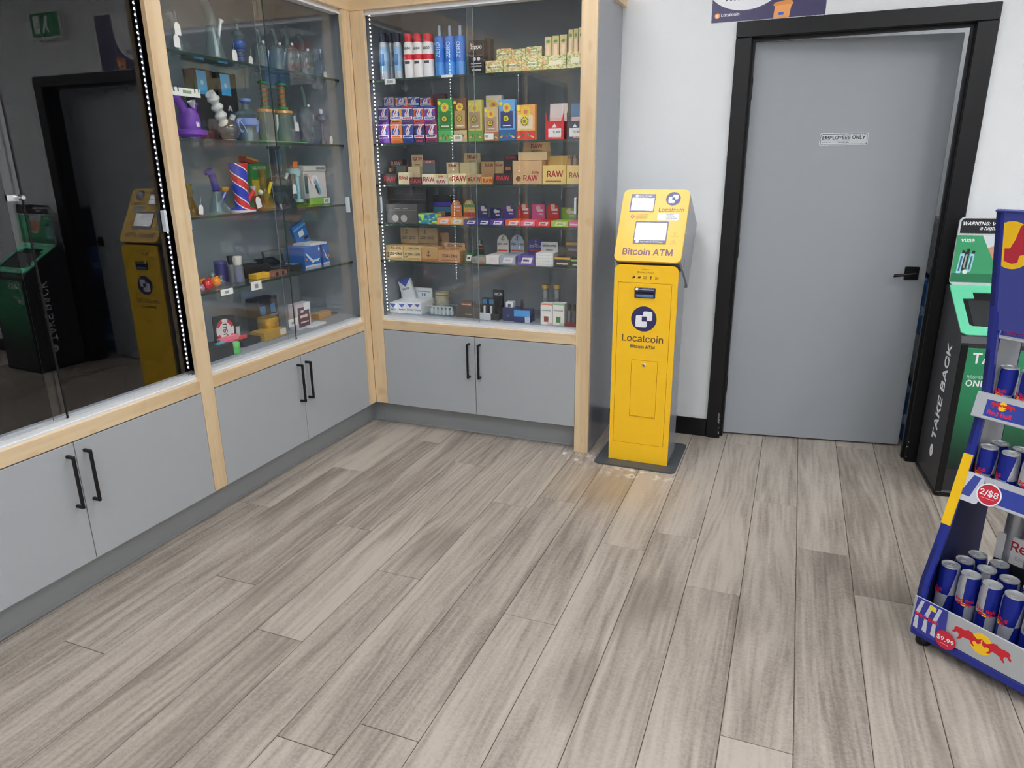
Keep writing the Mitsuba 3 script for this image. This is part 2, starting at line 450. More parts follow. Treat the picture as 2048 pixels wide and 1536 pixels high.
# stacked packs in the back room, seen through the gap of the door
rs = random.Random(3)
for k, (x, y, z, c) in enumerate([(3.04, .95, 0, '1d4f86'), (3.07, .95, .30, '16263e'), (3.03, .96, .6, '2f6aa8'), (3.05, .94, .9, '14202e')]):
    t = Thing('storage_pack', ['blue wrapped pack at the foot of the stack behind the door', 'dark navy pack, second from the floor behind the door', 'bright blue pack, third in the stack behind the door', 'blackish blue pack, topmost in the stack behind the door'][k], 'pack', Tm(x, y, z) @ Rz(rs.uniform(-3, 3)), 'packs stacked in the back room')
    t.p('carton', bx(-.17, .17, -.2, .2, 0, .295, .02), mat(c, 0.25))
    t.p('band', bx(-.172, .172, -.202, .202, .1, .16, .01), mat('8fb4d8' if k % 2 == 0 else '25406a', 0.3))

# ------------------------------------------------------------------ the cabinets
def bar_handle(t, door, x, z0, z1, M=None):
    m = cat(bx(x - .005, x + .005, -.034, -.024, z0, z1, .0015), bx(x - .005, x + .005, -.026, .002, z0, z0 + .010, .001), bx(x - .005, x + .005, -.026, .002, z1 - .010, z1, .001))
    t.p('handle', m, BLACK, parent=door)

def led_strip(x, y, z0, z1, label, M, face=1):
    """Light strip on a side panel at local x, its diodes facing local +x (face = 1) or -x."""
    t = Thing('led_strip', label, 'light strip', M)
    t.p('tape', bx(min(x, x + face * .0016), max(x, x + face * .0016), y - .005, y + .005, z0, z1), mat('2a2c30', 0.4))
    ms, z = [], z0 + .006
    while z < z1 - .004:
        a, c = sorted((x + face * .0016, x + face * .0042))
        ms.append(bx(a, c, y - .0028, y + .0028, z - .0028, z + .0028))
        z += .0195
    t.p('diode', cat(*ms), mat('e8ecf0', 0.4), kind='stuff', emitter={'type': 'area', 'radiance': {'type': 'rgb', 'value': [LED * .95, LED, LED * 1.08]}})
    return t

def cabinet(label, M, W, stile_l, stile_r, open_black=False, shelves=(), right_to_floor=False, inner=(.02, .02), end_panel=False):
    """A floor cabinet with grey doors below and a glazed case above; local x along the front, y into the depth, face at y = 0.
    stile_l / stile_r: (x0, x1) of the wooden uprights that belong to it (or None)."""
    t = Thing('display_cabinet', label, 'cabinet', M, None)
    dp = D
    x0, x1 = W
    xi0, xi1 = x0 - inner[0], x1 + inner[1]
    for nm, s, fl in (('stile', stile_l, 0), ('stile', stile_r, right_to_floor)):
        if s:
            t.p(nm, bx(s[0], s[1], 0, .022, 0 if fl else ZB, ZT, .0015), WOODV)
    t.p('rail', bx(x0, x1, 0, .022, ZR0, ZR1, .0015), WOODH)
    c0 = stile_l[0] if stile_l else x0
    c1 = (stile_r[1] if stile_r else x1) + (.02 if end_panel else 0)
    t.p('crown_rail', bx(c0, c1, -.002, .022, ZT, ZT + .16, .0015), WOODH)
    xm = (x0 + x1) / 2
    # carcass
    t.p('side_panel', bx(xi0 - .016, xi0, .024, dp - .004, ZB, ZT + .1), INNER)
    if end_panel:
        t.p('end_panel', bx(stile_r[1] - .018, stile_r[1], .022, dp - .001, 0, ZT), GLOSS)
        t.p('side_panel', bx(xi1, xi1 + .012, .024, dp - .004, ZB, ZT + .1), INNER)
        t.p('crown_return', bx(c1 - .022, c1, .022, dp - .001, ZT, ZT + .16, .0015), WOODH)
        t.p('crown_soffit', bx(stile_r[1] - .02, c1 - .022, .022, dp - .001, ZT, ZT + .018), WOODH)
    else:
        t.p('side_panel', bx(xi1, xi1 + .016, .024, dp - .004, ZB, ZT + .1), INNER)
    t.p('back_panel', bx(xi0, xi1, dp - .02, dp - .002, ZB, ZT + .1), INNER)
    t.p('top_panel', bx(xi0, xi1, .026, dp - .02, ZT + .06, ZT + .08), INNER)
    t.p('deck', bx(xi0, xi1, .062, dp - .02, ZR1 - .02, ZD), INNER)
    k0, k1 = stile_l[0] if stile_l else x0, stile_r[0] if end_panel else stile_r[1] if stile_r else x1
    t.p('toe_kick', cat(bx(k0, k1, .079, .09, .012, ZB), bx(k0, k1, .074, .09, 0, .012, .003)), KICK)
    t.p('bottom_panel', bx(xi0, xi1, .022, .3, ZB + .002, ZB + .018), INNER)
    # doors
    for k, (a, b) in enumerate(((x0 + .0015, xm - .0015), (xm + .0015, x1 - .0015))):
        d = t.p('door', bx(a, b, .0005, .019, ZB - .001, ZR0 - .004, .0012), GREY)
        bar_handle(t, d, xm + (-.032 if k == 0 else .032), .36, .554)
    # sliding glass in an aluminium track
    for z0, z1, nm in ((ZR1, ZD + .001, 'track'), (ZT - .022, ZT, 'upper_track')):
        t.p(nm, cat(bx(x0, x1, .0145, .060, z0, z0 + .007), bx(x0, x1, .020, .0225, z0, z1), bx(x0, x1, .0375, .040, z0, z1), bx(x0, x1, .0575, .060, z0, z1)), ALU)
    ov = .02
    for k, (a, b, y) in enumerate(((x0, xm + ov, .032), (xm - ov, x1, .047))):
        v = np.array([(a, y, ZD - .012), (b, y, ZD - .012), (b, y, ZT - .006), (a, y, ZT - .006)])
        g = t.p('glass_pane', (v, np.array([(0, 1, 2), (0, 2, 3)])), CLEAR)
        e = b if k == 0 else a
        ew = .002 if k == 0 and open_black else .0013 if k == 0 and not end_panel else .0005
        hd = .003 if k == 0 else .0008
        t.p('pane_edge', bx(e - ew, e + ew, y - hd, y + hd, ZD - .012, ZT - .006), MATTE if open_black else EDGE if k == 0 and not end_panel else mat('7f8f8a', 0.2), parent=g)
    for s, xx in ((-1, x0 + .022), (1, x1 - .022)):
        t.p('finger_pull', bx(xx - .006, xx + .006, .024, .031 if s < 0 else .046, 1.245, 1.325, .002), mat('c3ccd2', 0.2))
    if open_black:
        t.p('blackout_board', bx(xi0 + .004, xi1 - .004, .085, .09, ZD, ZT), VOID)
        for a in (xi0 + .0005, xi1 - .0055):
            t.p('blackout_side', bx(a, a + .005, .062, .09, ZD, ZT), VOID)
        lk = t.p('lock', lathe([(0, 0), (.009, 0), (.009, .02), (.006, .024), (0, .024)], 16), CHROME, M=Tm(xm + ov - .012, .03, 1.395) @ Rx(90), smooth=40)
        t.p('lock_bar', bx(xm - .03, xm + .012, .026, .029, 1.385, 1.405, .001), CHROME)
    for z in shelves:
        y0, y1 = .078, dp - .024
        v = np.array([(xi0 + .004, y0, z), (xi1 - .004, y0, z), (xi1 - .004, y1, z), (xi0 + .004, y1, z)])
        g = t.p('glass_shelf', (v, np.array([(0, 1, 2), (0, 2, 3)])), glass('cfe0da'))
        t.p('shelf_edge', bx(xi0 + .004, xi1 - .004, y0 - .0015, y0 + .001, z - .010, z + .0006), EDGE, parent=g)
        for xx in (xi0 + .001, xi1 - .008):
            for yy in (y0 + .03, y1 - .04):
                t.p('shelf_pin', bx(xx, xx + .007, yy, yy + .012, z - .012, z - .0005, .002), mat('c8ccd0', 0.3, 0.5))
    return t

tr2 = Thing('trim_2', structure=True)
tr2.p('toe_kick_corner', cat(bx(-.09, -.0005, .079, .09, .012, ZB), bx(-.09, -.079, .0, .079, .012, ZB), bx(-.09, -.0005, .074, .09, 0, .012, .003), bx(-.09, -.074, 0, .079, 0, .012, .003)), KICK)
ML = Rz(90)          # the left run: local x -> +y, depth -> -x, face at x = 0
S_BACK = (1.915, 1.597, 1.385, 1.176, .974)
S_LEFT = (1.914, 1.592, 1.287, .974)
cabinet('glass-fronted grey and maple display cabinet against the door wall, full of boxes', np.eye(4), (.0792, 1.2224), (0.0, .0792), (1.2224, 1.2975), shelves=S_BACK, right_to_floor=True, inner=(.045, .022), end_panel=True)
cabinet('glass-fronted grey and maple display cabinet in the corner of the left run, holding glass pieces', ML, (-1.218, -.068), None, (-.068, -.0004), shelves=S_LEFT, inner=(-.0165, .049))
cabinet('grey and maple display cabinet with blacked-out glass at the left edge of the photo', ML, (-2.441, -1.2901), (-2.513, -2.441), (-1.2901, -1.218), open_black=True, inner=(.049, .049))
cabinet('blacked-out display cabinet of the left run farthest from the corner', ML, (-3.664, -2.513), (-3.736, -3.664), None, open_black=True, inner=(.049, -.0165))
led_strip(.0815, .053, .69, 2.21, 'strip of white light dots inside the left edge of the corner cabinet full of boxes', np.eye(4))
led_strip(-1.2885, .05, .69, 2.21, 'strip of white light dots at the right edge of the blacked-out glass', ML, -1)
led_strip(-1.2005, .062, .69, 2.21, 'strip of white light dots behind the upright left of the glass pieces', ML)
led_strip(-2.43, .05, .69, 2.21, 'strip of white light dots at the left end of the first blacked-out cabinet', ML)
led_strip(-2.54, .05, .69, 2.21, 'strip of white light dots at the right end of the far blacked-out cabinet', ML, -1)
led_strip(-3.65, .05, .69, 2.21, 'strip of white light dots at the left end of the far blacked-out cabinet', ML)

# ------------------------------------------------------------------ the yellow cash machine
YEL, YEL2 = mat('f8c31a', 0.38), mat('f2bf2a', 0.3)
NAVY, INK, PAPER = mat('2a2a5c', 0.4), mat('4a2a3a', 0.5), mat('e9e9ec', 0.45)
MACH = mat('75787e', 0.22, 0, 0.5)

def coin_emblem(r):
    """Two white overlapping rounded squares with the shared corner left dark: (white, dark)."""
    s = r * .46
    a = unary_union([rrect(-.1 * r, s * 1.35, -.13 * r, s * 1.35, s * .28), sbox(-.1 * r, -.13 * r, .5 * r, .4 * r)])
    b = unary_union([rrect(-s * 1.45, .22 * r, -s * 1.45, .28 * r, s * .28), sbox(-.45 * r, -.4 * r, .22 * r, .28 * r)])
    hole = sbox(-.19 * r, -.2 * r, .21 * r, .2 * r)
    return unary_union([a, b]).difference(hole)

atm = Thing('cash_machine', 'yellow upright cash machine reading Bitcoin ATM, with tilted head and dark base plate', 'cash machine', Tm(1.574, -.0362, 0) @ Rz(-.7))
pl = extr(rrect(-.214, .202, -.074, .338, .03), .008)
atm.p('base_plate', pl, mat('45494d', 0.45))
W2, HB = .1522, 1.018
atm.p('body', bx(-W2 + .002, W2 - .002, .012, .235, .008, HB - .03, .004), MACH)
shell = unary_union([rrect(-W2, W2, .3, HB, .028), sbox(-W2, .009, W2, .6)])
dr_ = sbox(-.132, .108, .127, .935)
ft = sbox(-.052, .256, .079, .552)
gap = .0016
atm.p('front_shell', plate(shell.difference(dr_), .014, .0142), YEL)
mdoor = atm.p('door', plate(dr_.buffer(-gap, join_style=2).difference(ft), .012, .0118), YEL)
atm.p('gap_backing', bx(-.14, .135, .0125, .0135, .1, .94), mat('5c4310', 0.7), parent=mdoor)
fl = atm.p('flap', plate(ft.buffer(-gap, join_style=2), .012, .0122), YEL)
atm.p('flap_lip', bx(-.05, .077, -.0022, .001, .2565, .2605), mat('c4930f', 0.4), parent=fl)
atm.p('lock', lathe([(0, 0), (.0085, 0), (.0085, .004), (.006, .006), (0, .006)], 20), CHROME, parent=fl, M=Tm(.012, .001, .528) @ Rx(90), smooth=30)
atm.p('key_slot', bx(-.0008, .0008, -.0064, -.0058, .524, .532), MATTE, parent=fl, M=Tm(.012, 0, 0))
sl = atm.p('cash_slot', bx(-.05, .05, -.006, .004, .862, .913, .003), mat('232540', 0.3))
atm.p('slot_mouth', bx(-.042, .042, -.0066, -.0055, .884, .893), MATTE, parent=sl)
atm.p('slot_light', bx(-.042, .042, -.0075, -.0055, .867, .879, .001), mat('4a7ab8', 0.3), parent=sl)
atm.p('slot_tab', plate(rrect(-.045, -.032, .9, .911, .002), -.006), PAPER, parent=sl)
atm.p('slot_line', bx(-.03, .044, -.0066, -.0055, .902, .906), mat('9a9ab4', 0.4), parent=sl)
e = atm.p('emblem', plate(Point(0, .76).buffer(.062, quad_segs=24), 0, .0006), NAVY)
atm.p('emblem_mark', plate(affinity.translate(coin_emblem(.062), .002, .76), -.0006, .0005), PAPER, parent=e)
atm.p('lettering', label_text('Localcoin', .033, -.002, .662, 0, .212, False), INK)
atm.p('lettering', label_text('Bitcoin ATM', .0155, 0, .6205, 0, .156, True), INK)
atm.p('lettering', label_text('Follow us', .008, -.003, 1.0, 0, .036, False), mat('8a641a'))
atm.p('lettering', label_text('@localcoinatm', .0105, -.002, .985, 0, .082, False), mat('7a561c'))
icons = [Polygon([(-.007, .002), (-.001, .001), (.002, .006), (.006, .005), (.008, .002), (.005, -.004), (-.002, -.007), (-.008, -.005), (-.003, -.003)]),
         unary_union([affinity.scale(Point(0, -.001).buffer(.0065), 1.1, .75), Point(.006, .005).buffer(.0018)]),
         rrect(-.0068, .0068, -.0068, .0068, .002).difference(rrect(-.0055, .0055, -.0055, .0055, .0015)).union(Point(0, 0).buffer(.0034).difference(Point(0, 0).buffer(.0022)))]
for x, pol in zip((-.058, -.031, -.003), icons):
    atm.p('icon', plate(affinity.translate(pol, x, .961), 0, .0006), INK)
atm.p('icon', label_text('f', .015, .025, .961, 0), INK)
atm.p('icon', label_text('in', .0135, .053, .961, 0), INK)

HT = Tm(0, -.0027, 1.0378) @ Rx(-29.12)          # the tilted head: local x across, y inwards, z up the face
WH, LH, TH = .1596, .3688, .355
atm.p('head', bx(-WH + .003, WH - .003, .016, TH, .004, LH - .004, .006), MACH, M=HT)
face = rrect(-WH, WH, 0, LH, .026)
hf = atm.p('head_front', plate(face, .018, .018), YEL2, M=HT)
for s in (-1, 1):
    atm.p('side_edge', bx(s * WH - .002, s * WH + .0005, .018, .022, .03, LH - .03), mat('b8a070', 0.4), parent=hf, M=HT)
scr = {'type': 'area', 'radiance': {'type': 'rgb', 'value': [1.5, 1.52, 1.56]}}
def screen(x0, x1, z0, z1, wx0, wx1, wz0, wz1):
    k = atm.p('screen', plate(rrect(x0, x1, z0, z1, .004), 0, .0025), mat('5f5a78', 0.3), M=HT)
    v = np.array([(wx0, -.003, wz0), (wx1, -.003, wz0), (wx1, -.003, wz1), (wx0, -.003, wz1)])
    atm.p('display', (v, np.array([(0, 1, 2), (0, 2, 3)])), PAPER, parent=k, M=HT, emitter=scr)
    return k
s1 = screen(-.119, -.001, .252, .344, -.1125, -.0055, .258, .3235)
atm.p('screen_icon', plate(Point(-.092, .334).buffer(.007), -.0025), PAPER, parent=s1, M=HT)
atm.p('lettering', label_text('Scan QR Code', .0085, -.05, .334, -.0025, .062), PAPER, parent=s1, M=HT)
s2 = screen(-.0787, .079, .089, .204, -.0735, .0735, .107, .1945)
atm.p('screen_icon', plate(rrect(-.066, -.05, .0915, .105, .004), -.0025), PAPER, parent=s2, M=HT)
atm.p('lettering', label_text('Tap Screen to Get Started', .0075, .009, .098, -.0025, .108), PAPER, parent=s2, M=HT)
he = atm.p('emblem', plate(Point(.084, .3217).buffer(.0345, quad_segs=24), 0, .0008), mat('5a5a8c', 0.4), M=HT)
atm.p('emblem_mark', plate(affinity.translate(coin_emblem(.0345), .085, .3217), -.0008, .0006), PAPER, parent=he, M=HT)
atm.p('raised_pad', plate(rrect(.008, .066, .292, .338, .006), 0, .0006), YEL2, M=HT)
atm.p('lettering', label_text('Localcoin', .0195, .082, .2655, 0, .119, False), mat('8a5a3a'), M=HT)
atm.p('lettering', label_text('Bitcoin ATM', .031, -.002, .0475, 0, .277, True), mat('8c6070'), M=HT)
st = atm.p('info_sticker', plate(rrect(.0215, .1205, .2105, .2465, .003), 0, .0006), PAPER, M=HT)
for z, w in ((.239, .034), (.2325, .04), (.222, .05), (.2165, .042)):
    atm.p('print_line', plate(sbox(.062, z - .0011, .062 + w, z + .0011), -.0006, .0003), mat('8a8c92'), parent=st, M=HT)
wn = atm.p('warning_mark', plate(Point(-.099, .2276).buffer(.0095), 0, .0006), mat('e07a3a'), M=HT)
atm.p('warning_bar', plate(sbox(-.1003, .2225, -.0977, .2335), -.0006, .0003), PAPER, parent=wn, M=HT)
for z, w in ((.238, .06), (.2325, .05), (.227, .056), (.2215, .058), (.216, .054)):
    atm.p('print_line', plate(sbox(-.083, z - .001, -.083 + w, z + .001), 0, .0003), mat('b98a3a'), M=HT)
def pin(x, z):
    return Polygon([(x, z - .009), (x + .006, z + .002), (x + .005, z + .006), (x, z + .009), (x - .005, z + .006), (x - .006, z + .002)])
atm.p('icon', plate(pin(.113, .144).difference(pin(.113, .1445).buffer(-.0016)), 0, .0004), mat('c09a4a'), M=HT)
lk = rrect(.106, .118, .1, .109, .001).union(Point(.112, .109).buffer(.0045))
atm.p('icon', plate(lk.difference(lk.buffer(-.0014)), 0, .0004), mat('c09a4a'), M=HT)
for z in (.1305, .0925):
    atm.p('print_line', plate(sbox(.095, z - .001, .131, z + .001), 0, .0003), mat('b98a3a'), M=HT)
atm.p('key_lock', lathe([(0, 0), (.006, 0), (.006, .006), (0, .007)], 14), CHROME, M=HT @ Tm(WH - .003, .022, .16) @ Ry(90), smooth=30)
atm.p('vent', bx(WH - .0034, WH - .0026, .12, .132, .03, .065), mat('3a3c42'), M=HT)

# ------------------------------------------------------------------ the take-back bin
BM = Tm(2.934, .078, 0) @ Rz(4.6)
bn = Thing('recycling_bin', 'black and green take-back bin with a sign board, between door casing and drinks rack', 'recycling bin', BM)
BW = .43
prof = Polygon([(.006, .012), (.36, .012), (.36, .925), (.302, .925), (.022, .752), (0, .725), (0, .03)])
def xprism(poly, x0, x1):
    m = extr(poly, x1 - x0); m.apply_transform(np.array([[0, 0, 1, x0], [1, 0, 0, 0], [0, 1, 0, 0], [0, 0, 0, 1.0]])); return m
BINC = mat('2b2b2e', 0.38)
bn.p('body', xprism(prof, 0, BW), BINC)
bn.p('base', bx(-.004, BW + .004, -.008, .364, 0, .03, .008), BLACK)
bn.p('front_frame', bx(.0, .028, -.006, .002, .02, .72, .003), BLACK)
GT = trimesh.Trimesh(np.array([(.03, -.002, .12), (BW - .03, -.002, .12), (BW - .03, -.002, .7), (.03, -.002, .7)]), [(0, 1, 2), (0, 2, 3)], process=False)
def green_fn(p, n, uv):
    return mix(lin('10241f'), lin('2c8a5c'), smoothstep(0.12, 0.62, p.z))
bn.p('front_print', bx(.028, BW - .028, -.003, .001, .14, .705, .001), pmat('bin_print', green_fn, 0.35))
bn.p('lettering', label_text('TAKE', .044, .127, .661, -.003, .17), PAPER)
bn.p('lettering', label_text('RESPONSIBLY', .015, .105, .577, -.003, .125), mat('a8c8b8'))
bn.p('lettering', label_text('ONE', .03, .08, .548, -.003, .075), PAPER)
SM = np.array([[0, 0, -1, 0], [0, 1, 0, 0], [1, 0, 0, 0], [0, 0, 0, 1.0]])   # drawing (x, y, out) -> (z up, y back, -x)
m = text('TAKE BACK', .075, .46, True, .0008); m.apply_transform(Tm(0, .150, .452) @ SM); bn.p('lettering', m, PAPER)
m = extr(affinity.scale(Point(0, 0).buffer(.03), 1, .8), .0008); m.apply_transform(Tm(0, .150, .165) @ SM); k = bn.p('emblem', m, PAPER)
m = extr(Point(0, 0).buffer(.006), .0004); m.apply_transform(Tm(-.0008, .150, .165) @ SM); bn.p('emblem_dot', m, BINC, parent=k)
# slanted green lid with its opening
LM = Tm(0, .022, .754) @ Rx(math.degrees(math.atan2(.173, .28)) - 90)
lw = .329
green = Polygon([(.0, .015), (.02, 0), (BW, 0), (BW, lw), (-.004, lw)])
hole = Polygon([(.038, .065), (.05, .055), (BW - .05, .055), (BW - .036, .07), (BW - .036, .235), (BW - .085, .235), (BW - .085, .28), (.082, .28), (.082, .238), (.036, .235)])
bn.p('lid', plate(green.difference(hole), .0, .006), mat('66cfa2', 0.4), M=LM)
bn.p('opening', bx(.034, BW - .034, -.0012, .0, .05, .285), MATTE, M=LM)
bn.p('flap', bx(.055, BW - .05, -.003, -.0005, .062, .228, .001), mat('1e1f22', 0.35), M=LM)
m = unary_union([Polygon([(.12, .012), (.16, .012), (.166, .03), (.158, .034), (.15, .026), (.136, .03), (.114, .03), (.09, .034), (.112, .026)])])
bn.p('hand_print', plate(m, -.006, .0004), PAPER, M=LM)
# sign board
bn.p('sign_edge', plate(rrect(-.007, BW + .004, .93, 1.237, .022), .31, .012), mat('c9ccce', 0.35))
bn.p('sign_black', plate(rrect(.0, BW, 1.165, 1.231, .016).union(sbox(0, 1.165, BW, 1.2)), .298, .0008), mat('1a1b1e', 0.4))
bn.p('sign_green', plate(sbox(-.0065, .945, BW, 1.157), .298, .0008), mat('3f9f6c', 0.32))
bn.p('sign_shade', plate(sbox(-.0065, .945, BW, .985), .2972, .0004), mat('2c7a54', 0.32))
bn.p('picture', plate(Polygon([(.093, 1.157), (.25, 1.157), (.25, 1.02), (.165, 1.02)]), .2972, .0005), mat('d3d9e0', 0.35))
bn.p('picture_hand', plate(Polygon([(.122, 1.1), (.15, 1.115), (.25, 1.11), (.25, 1.03), (.163, 1.025)]), .2967, .0004), mat('d0957a', 0.4))
bn.p('lettering', label_text('WARNING: Vaping', .0165, .098, 1.2065, .2972, .184, True, .2), PAPER)
bn.p('lettering', label_text('a highly', .0155, .115, 1.1865, .2972, .075, True, .2), PAPER)
bn.p('lettering', label_text('vuse', .0175, .038, 1.1335, .2972, .068), PAPER)
for k, (x, h, c, l) in enumerate(((.023, .105, 'a3d8ea', 0), (.0415, .1, '2a2c30', .004), (.063, .095, '9fd4e4', 0))):
    z0 = .985 + (.012 if k == 1 else .004 * k)
    dv = bn.p('device_print', plate(affinity.skew(rrect(x - .009, x + .009, z0, z0 + h * .86, .003), 4, 0), .2972, .0004), mat(c, 0.3))
    bn.p('device_tip', plate(affinity.translate(rrect(x - .006, x + .006, z0 + h * .86, z0 + h, .002), .006, 0), .2972, .0004), mat('24262a', 0.3), parent=dv)
    bn.p('device_core', plate(affinity.skew(rrect(x - .004, x + .003, z0 + .01, z0 + h * .75, .001), 4, 0), .2968, .0003), mat('4a6a7a' if k != 1 else 'a8a6a4', 0.3), parent=dv)
bn.p('device_splash', plate(Point(.047, .993).buffer(.011, quad_segs=2), .2966, .0003), PAPER)

# ------------------------------------------------------------------ the drinks rack
uu = np.array([.79, -.613]); uu /= np.linalg.norm(uu)
RM = np.eye(4); RM[:2, 0] = uu; RM[:2, 1] = (-uu[1], uu[0]); RM[:3, 3] = (2.692, -1.128, 0)
rk = Thing('drinks_rack', 'blue stepped drinks rack with silver shelf lips at the right edge of the photo', 'display rack', RM)
RW = .56
RB, RB2, LIP, STRIP = mat('1c2a86', 0.32), mat('0e1744', 0.6, 0, 0.3), mat('b9bdc4', 0.35, 0.15), mat('34439c', 0.3)
FR = [(.0, .03), (-.012, .13), (-.004, .22), (.06, .41), (.118, .625), (.146, .81), (.125, .95), (.094, 1.10), (.038, 1.347)]
BKE = [(.075, 1.338), (.20, 1.15), (.31, .95), (.31, .03)]
for x0 in (0.0, RW - .012):
    sd = rk.p('side_panel', xprism(Polygon(FR + BKE), x0, x0 + .012), RB2)
    fx = (x0, x0 + .026) if x0 == 0 else (x0 - .014, x0 + .012)
    ms = []
    for (a, b) in zip(FR[:-1], FR[1:]):
        ms.append(xprism(Polygon([a, (a[0] + .012, a[1]), (b[0] + .012, b[1]), b]), *fx))
    rk.p('front_flange', cat(*ms), RB, parent=sd)
    rk.p('yellow_sticker', xprism(Polygon([(.0555, .405), (.0605, .405), (.1185, .625), (.1135, .625)]), fx[0] - .0005, fx[1] + .0005), mat('f2c20f', 0.4), parent=sd)
rk.p('grey_insert', xprism(Polygon([(.165, .58), (.30, .58), (.30, .95), (.168, 1.05)]), .012, .0135), mat('8d9196', 0.35))
rk.p('grey_insert', xprism(Polygon([(.165, .56), (.2, .56), (.2, .745), (.165, .745)]), .0136, .0145), mat('9a9ea3', 0.35))
rk.p('base', cat(bx(0, RW, -.016, .33, .032, .066, .006), bx(0, RW, -.014, .32, .066, .072, .002)), RB)
rk.p('bottom_tray', bx(.012, RW - .012, .0, .31, .072, .12, .002), RB2)
for k, (x, y) in enumerate(((.03, .02), (RW - .03, .02), (.03, .29), (RW - .03, .29))):
    rk.p('foot', lathe([(0, 0), (.02, 0), (.022, .006), (.022, .02), (.014, .034), (0, .034)], 20), BLACK, M=Tm(x, y, 0), smooth=40)
HM = Tm(0, .094, 1.07) @ Rx(math.degrees(math.atan2(.058, .254)))
rk.p('header_panel', bx(.02, RW - .02, .006, .012, -.06, .284), mat('3c4694', 0.25), M=HM)
rk.p('header_top', bx(.0, RW, .0, .013, .281, .286, .001), mat('35408c', 0.3), M=HM)

BULL = Polygon([(0, .42), (.06, .50), (.20, .52), (.38, .50), (.50, .58), (.62, .56), (.74, .46), (.84, .40), (.95, .46), (1.0, .52), (.97, .40), (.99, .33), (.92, .24), (.86, .22), (.80, .28), (.72, .26), (.70, .16), (.78, .06), (.74, .03), (.64, .12), (.60, .22), (.45, .20), (.34, .18), (.28, .08), (.18, .0), (.14, .03), (.20, .12), (.20, .24), (.10, .30), (.02, .20), (-.06, .22), (-.04, .28), (.02, .34)])
RED, SUN = mat('c8202e', 0.4), mat('f5c21a', 0.4)
def bulls(thing, parent, xc, zc, w, y, M=None, tilt=0):
    """The yellow disc and the two red bulls charging at each other, w wide."""
    h = w * .42
    disc = affinity.translate(affinity.scale(Point(0, 0).buffer(1, quad_segs=14), w * .2, h * .52), xc, zc)
    k = thing.p('sun_print', plate(disc, y, .0005), SUN, parent=parent, M=M)
    b = affinity.scale(BULL, w * .5, w * .5, origin=(0, 0))
    for s in (1, -1):
        bb_ = affinity.translate(affinity.scale(b, s, 1, origin=(0, 0)), xc - s * w * .5, zc - w * .14)
        thing.p('bull_print', plate(bb_, y - .0005, .0005), RED, parent=parent, M=M)

sunp = affinity.translate(affinity.scale(Point(0, 0).buffer(1, quad_segs=16), .055, .066), .045, .19).intersection(sbox(.022, 0, .3, .3))
hp = rk.p('header_sun', plate(sunp, .006, .0006), SUN, M=HM)
hb = affinity.translate(affinity.rotate(affinity.scale(BULL, -.24, .24, origin=(0, 0)), 34, origin=(0, 0)), .262, .215)
rk.p('header_bull', plate(hb.intersection(sbox(.028, 0, .5, .276)), .0054, .0006), mat('b8283a', 0.4), M=HM)

def lip(wf, zb, zt, label, parent=None, x0=-.004):
    pr = Polygon([(wf, zb), (wf + .004, zb - .003), (wf + .028, zt - .006), (wf + .026, zt), (wf + .018, zt)])
    k = rk.p('shelf_lip', xprism(pr, x0, RW + .004), LIP)
    ang = math.degrees(math.atan2(.018, zt - zb))
    M = Tm(0, wf, zb) @ Rx(-ang)
    hgt = math.hypot(.018, zt - zb)
    rk.p('lip_end', bx(x0, x0 + .03, -.0015, .001, .004, hgt - .002, .0008), LIP, parent=k, M=M)
    rk.p('lip_rib', bx(x0, RW, -.002, .001, .0, .005, .0008), LIP, parent=k, M=M)
    if label:
        rk.p('label_strip', bx(.028, RW - .02, -.001, .001, .009, hgt - .016), STRIP, parent=k, M=M)
    return k, M, hgt
SHELF = [(.52, .09, .50, .574), (.765, .118, .746, .818), (1.005, .128, .988, 1.058)]
for i, (zt, wf, zb, z1) in enumerate(SHELF):
    rk.p('shelf_tray', bx(.012, RW - .012, wf + .012, .31, zt - .012, zt), mat('a8acb2', 0.35, 0.2))
    k, M, hgt = lip(wf, zb, z1, True)
    if i:
        bulls(rk, k, .072, hgt * .62, .062, -.001, M=M)
        rk.p('lettering', label_text('Red Bull', .013, .07, hgt * .3, -.001, .066), mat('e0204a', 0.4), parent=k, M=M)
    else:
        pc = rk.p('promo_card', plate(rrect(.012, .075, -.012, .078, .01), -.002, .001), mat('c9cddb', 0.25), M=M)
        rk.p('card_print', plate(Polygon([(.02, .005), (.05, .005), (.066, .07), (.045, .072)]), -.003, .0004), mat('3c4a9c', 0.3), parent=pc, M=M)
        b = rk.p('price_badge', plate(Point(.098, .03).buffer(.034, quad_segs=16), -.003, .0008), PAPER, M=M)
        rk.p('badge_face', plate(Point(.098, .03).buffer(.030, quad_segs=16), -.0038, .0004), mat('c4283c', 0.4), parent=b, M=M)
        rk.p('lettering', label_text('2/$8', .02, .098, .034, -.0042, .05), PAPER, parent=b, M=M)
        rk.p('badge_line', plate(sbox(.08, .017, .116, .0185), -.0042, .0003), mat('e8a0a8'), parent=b, M=M)
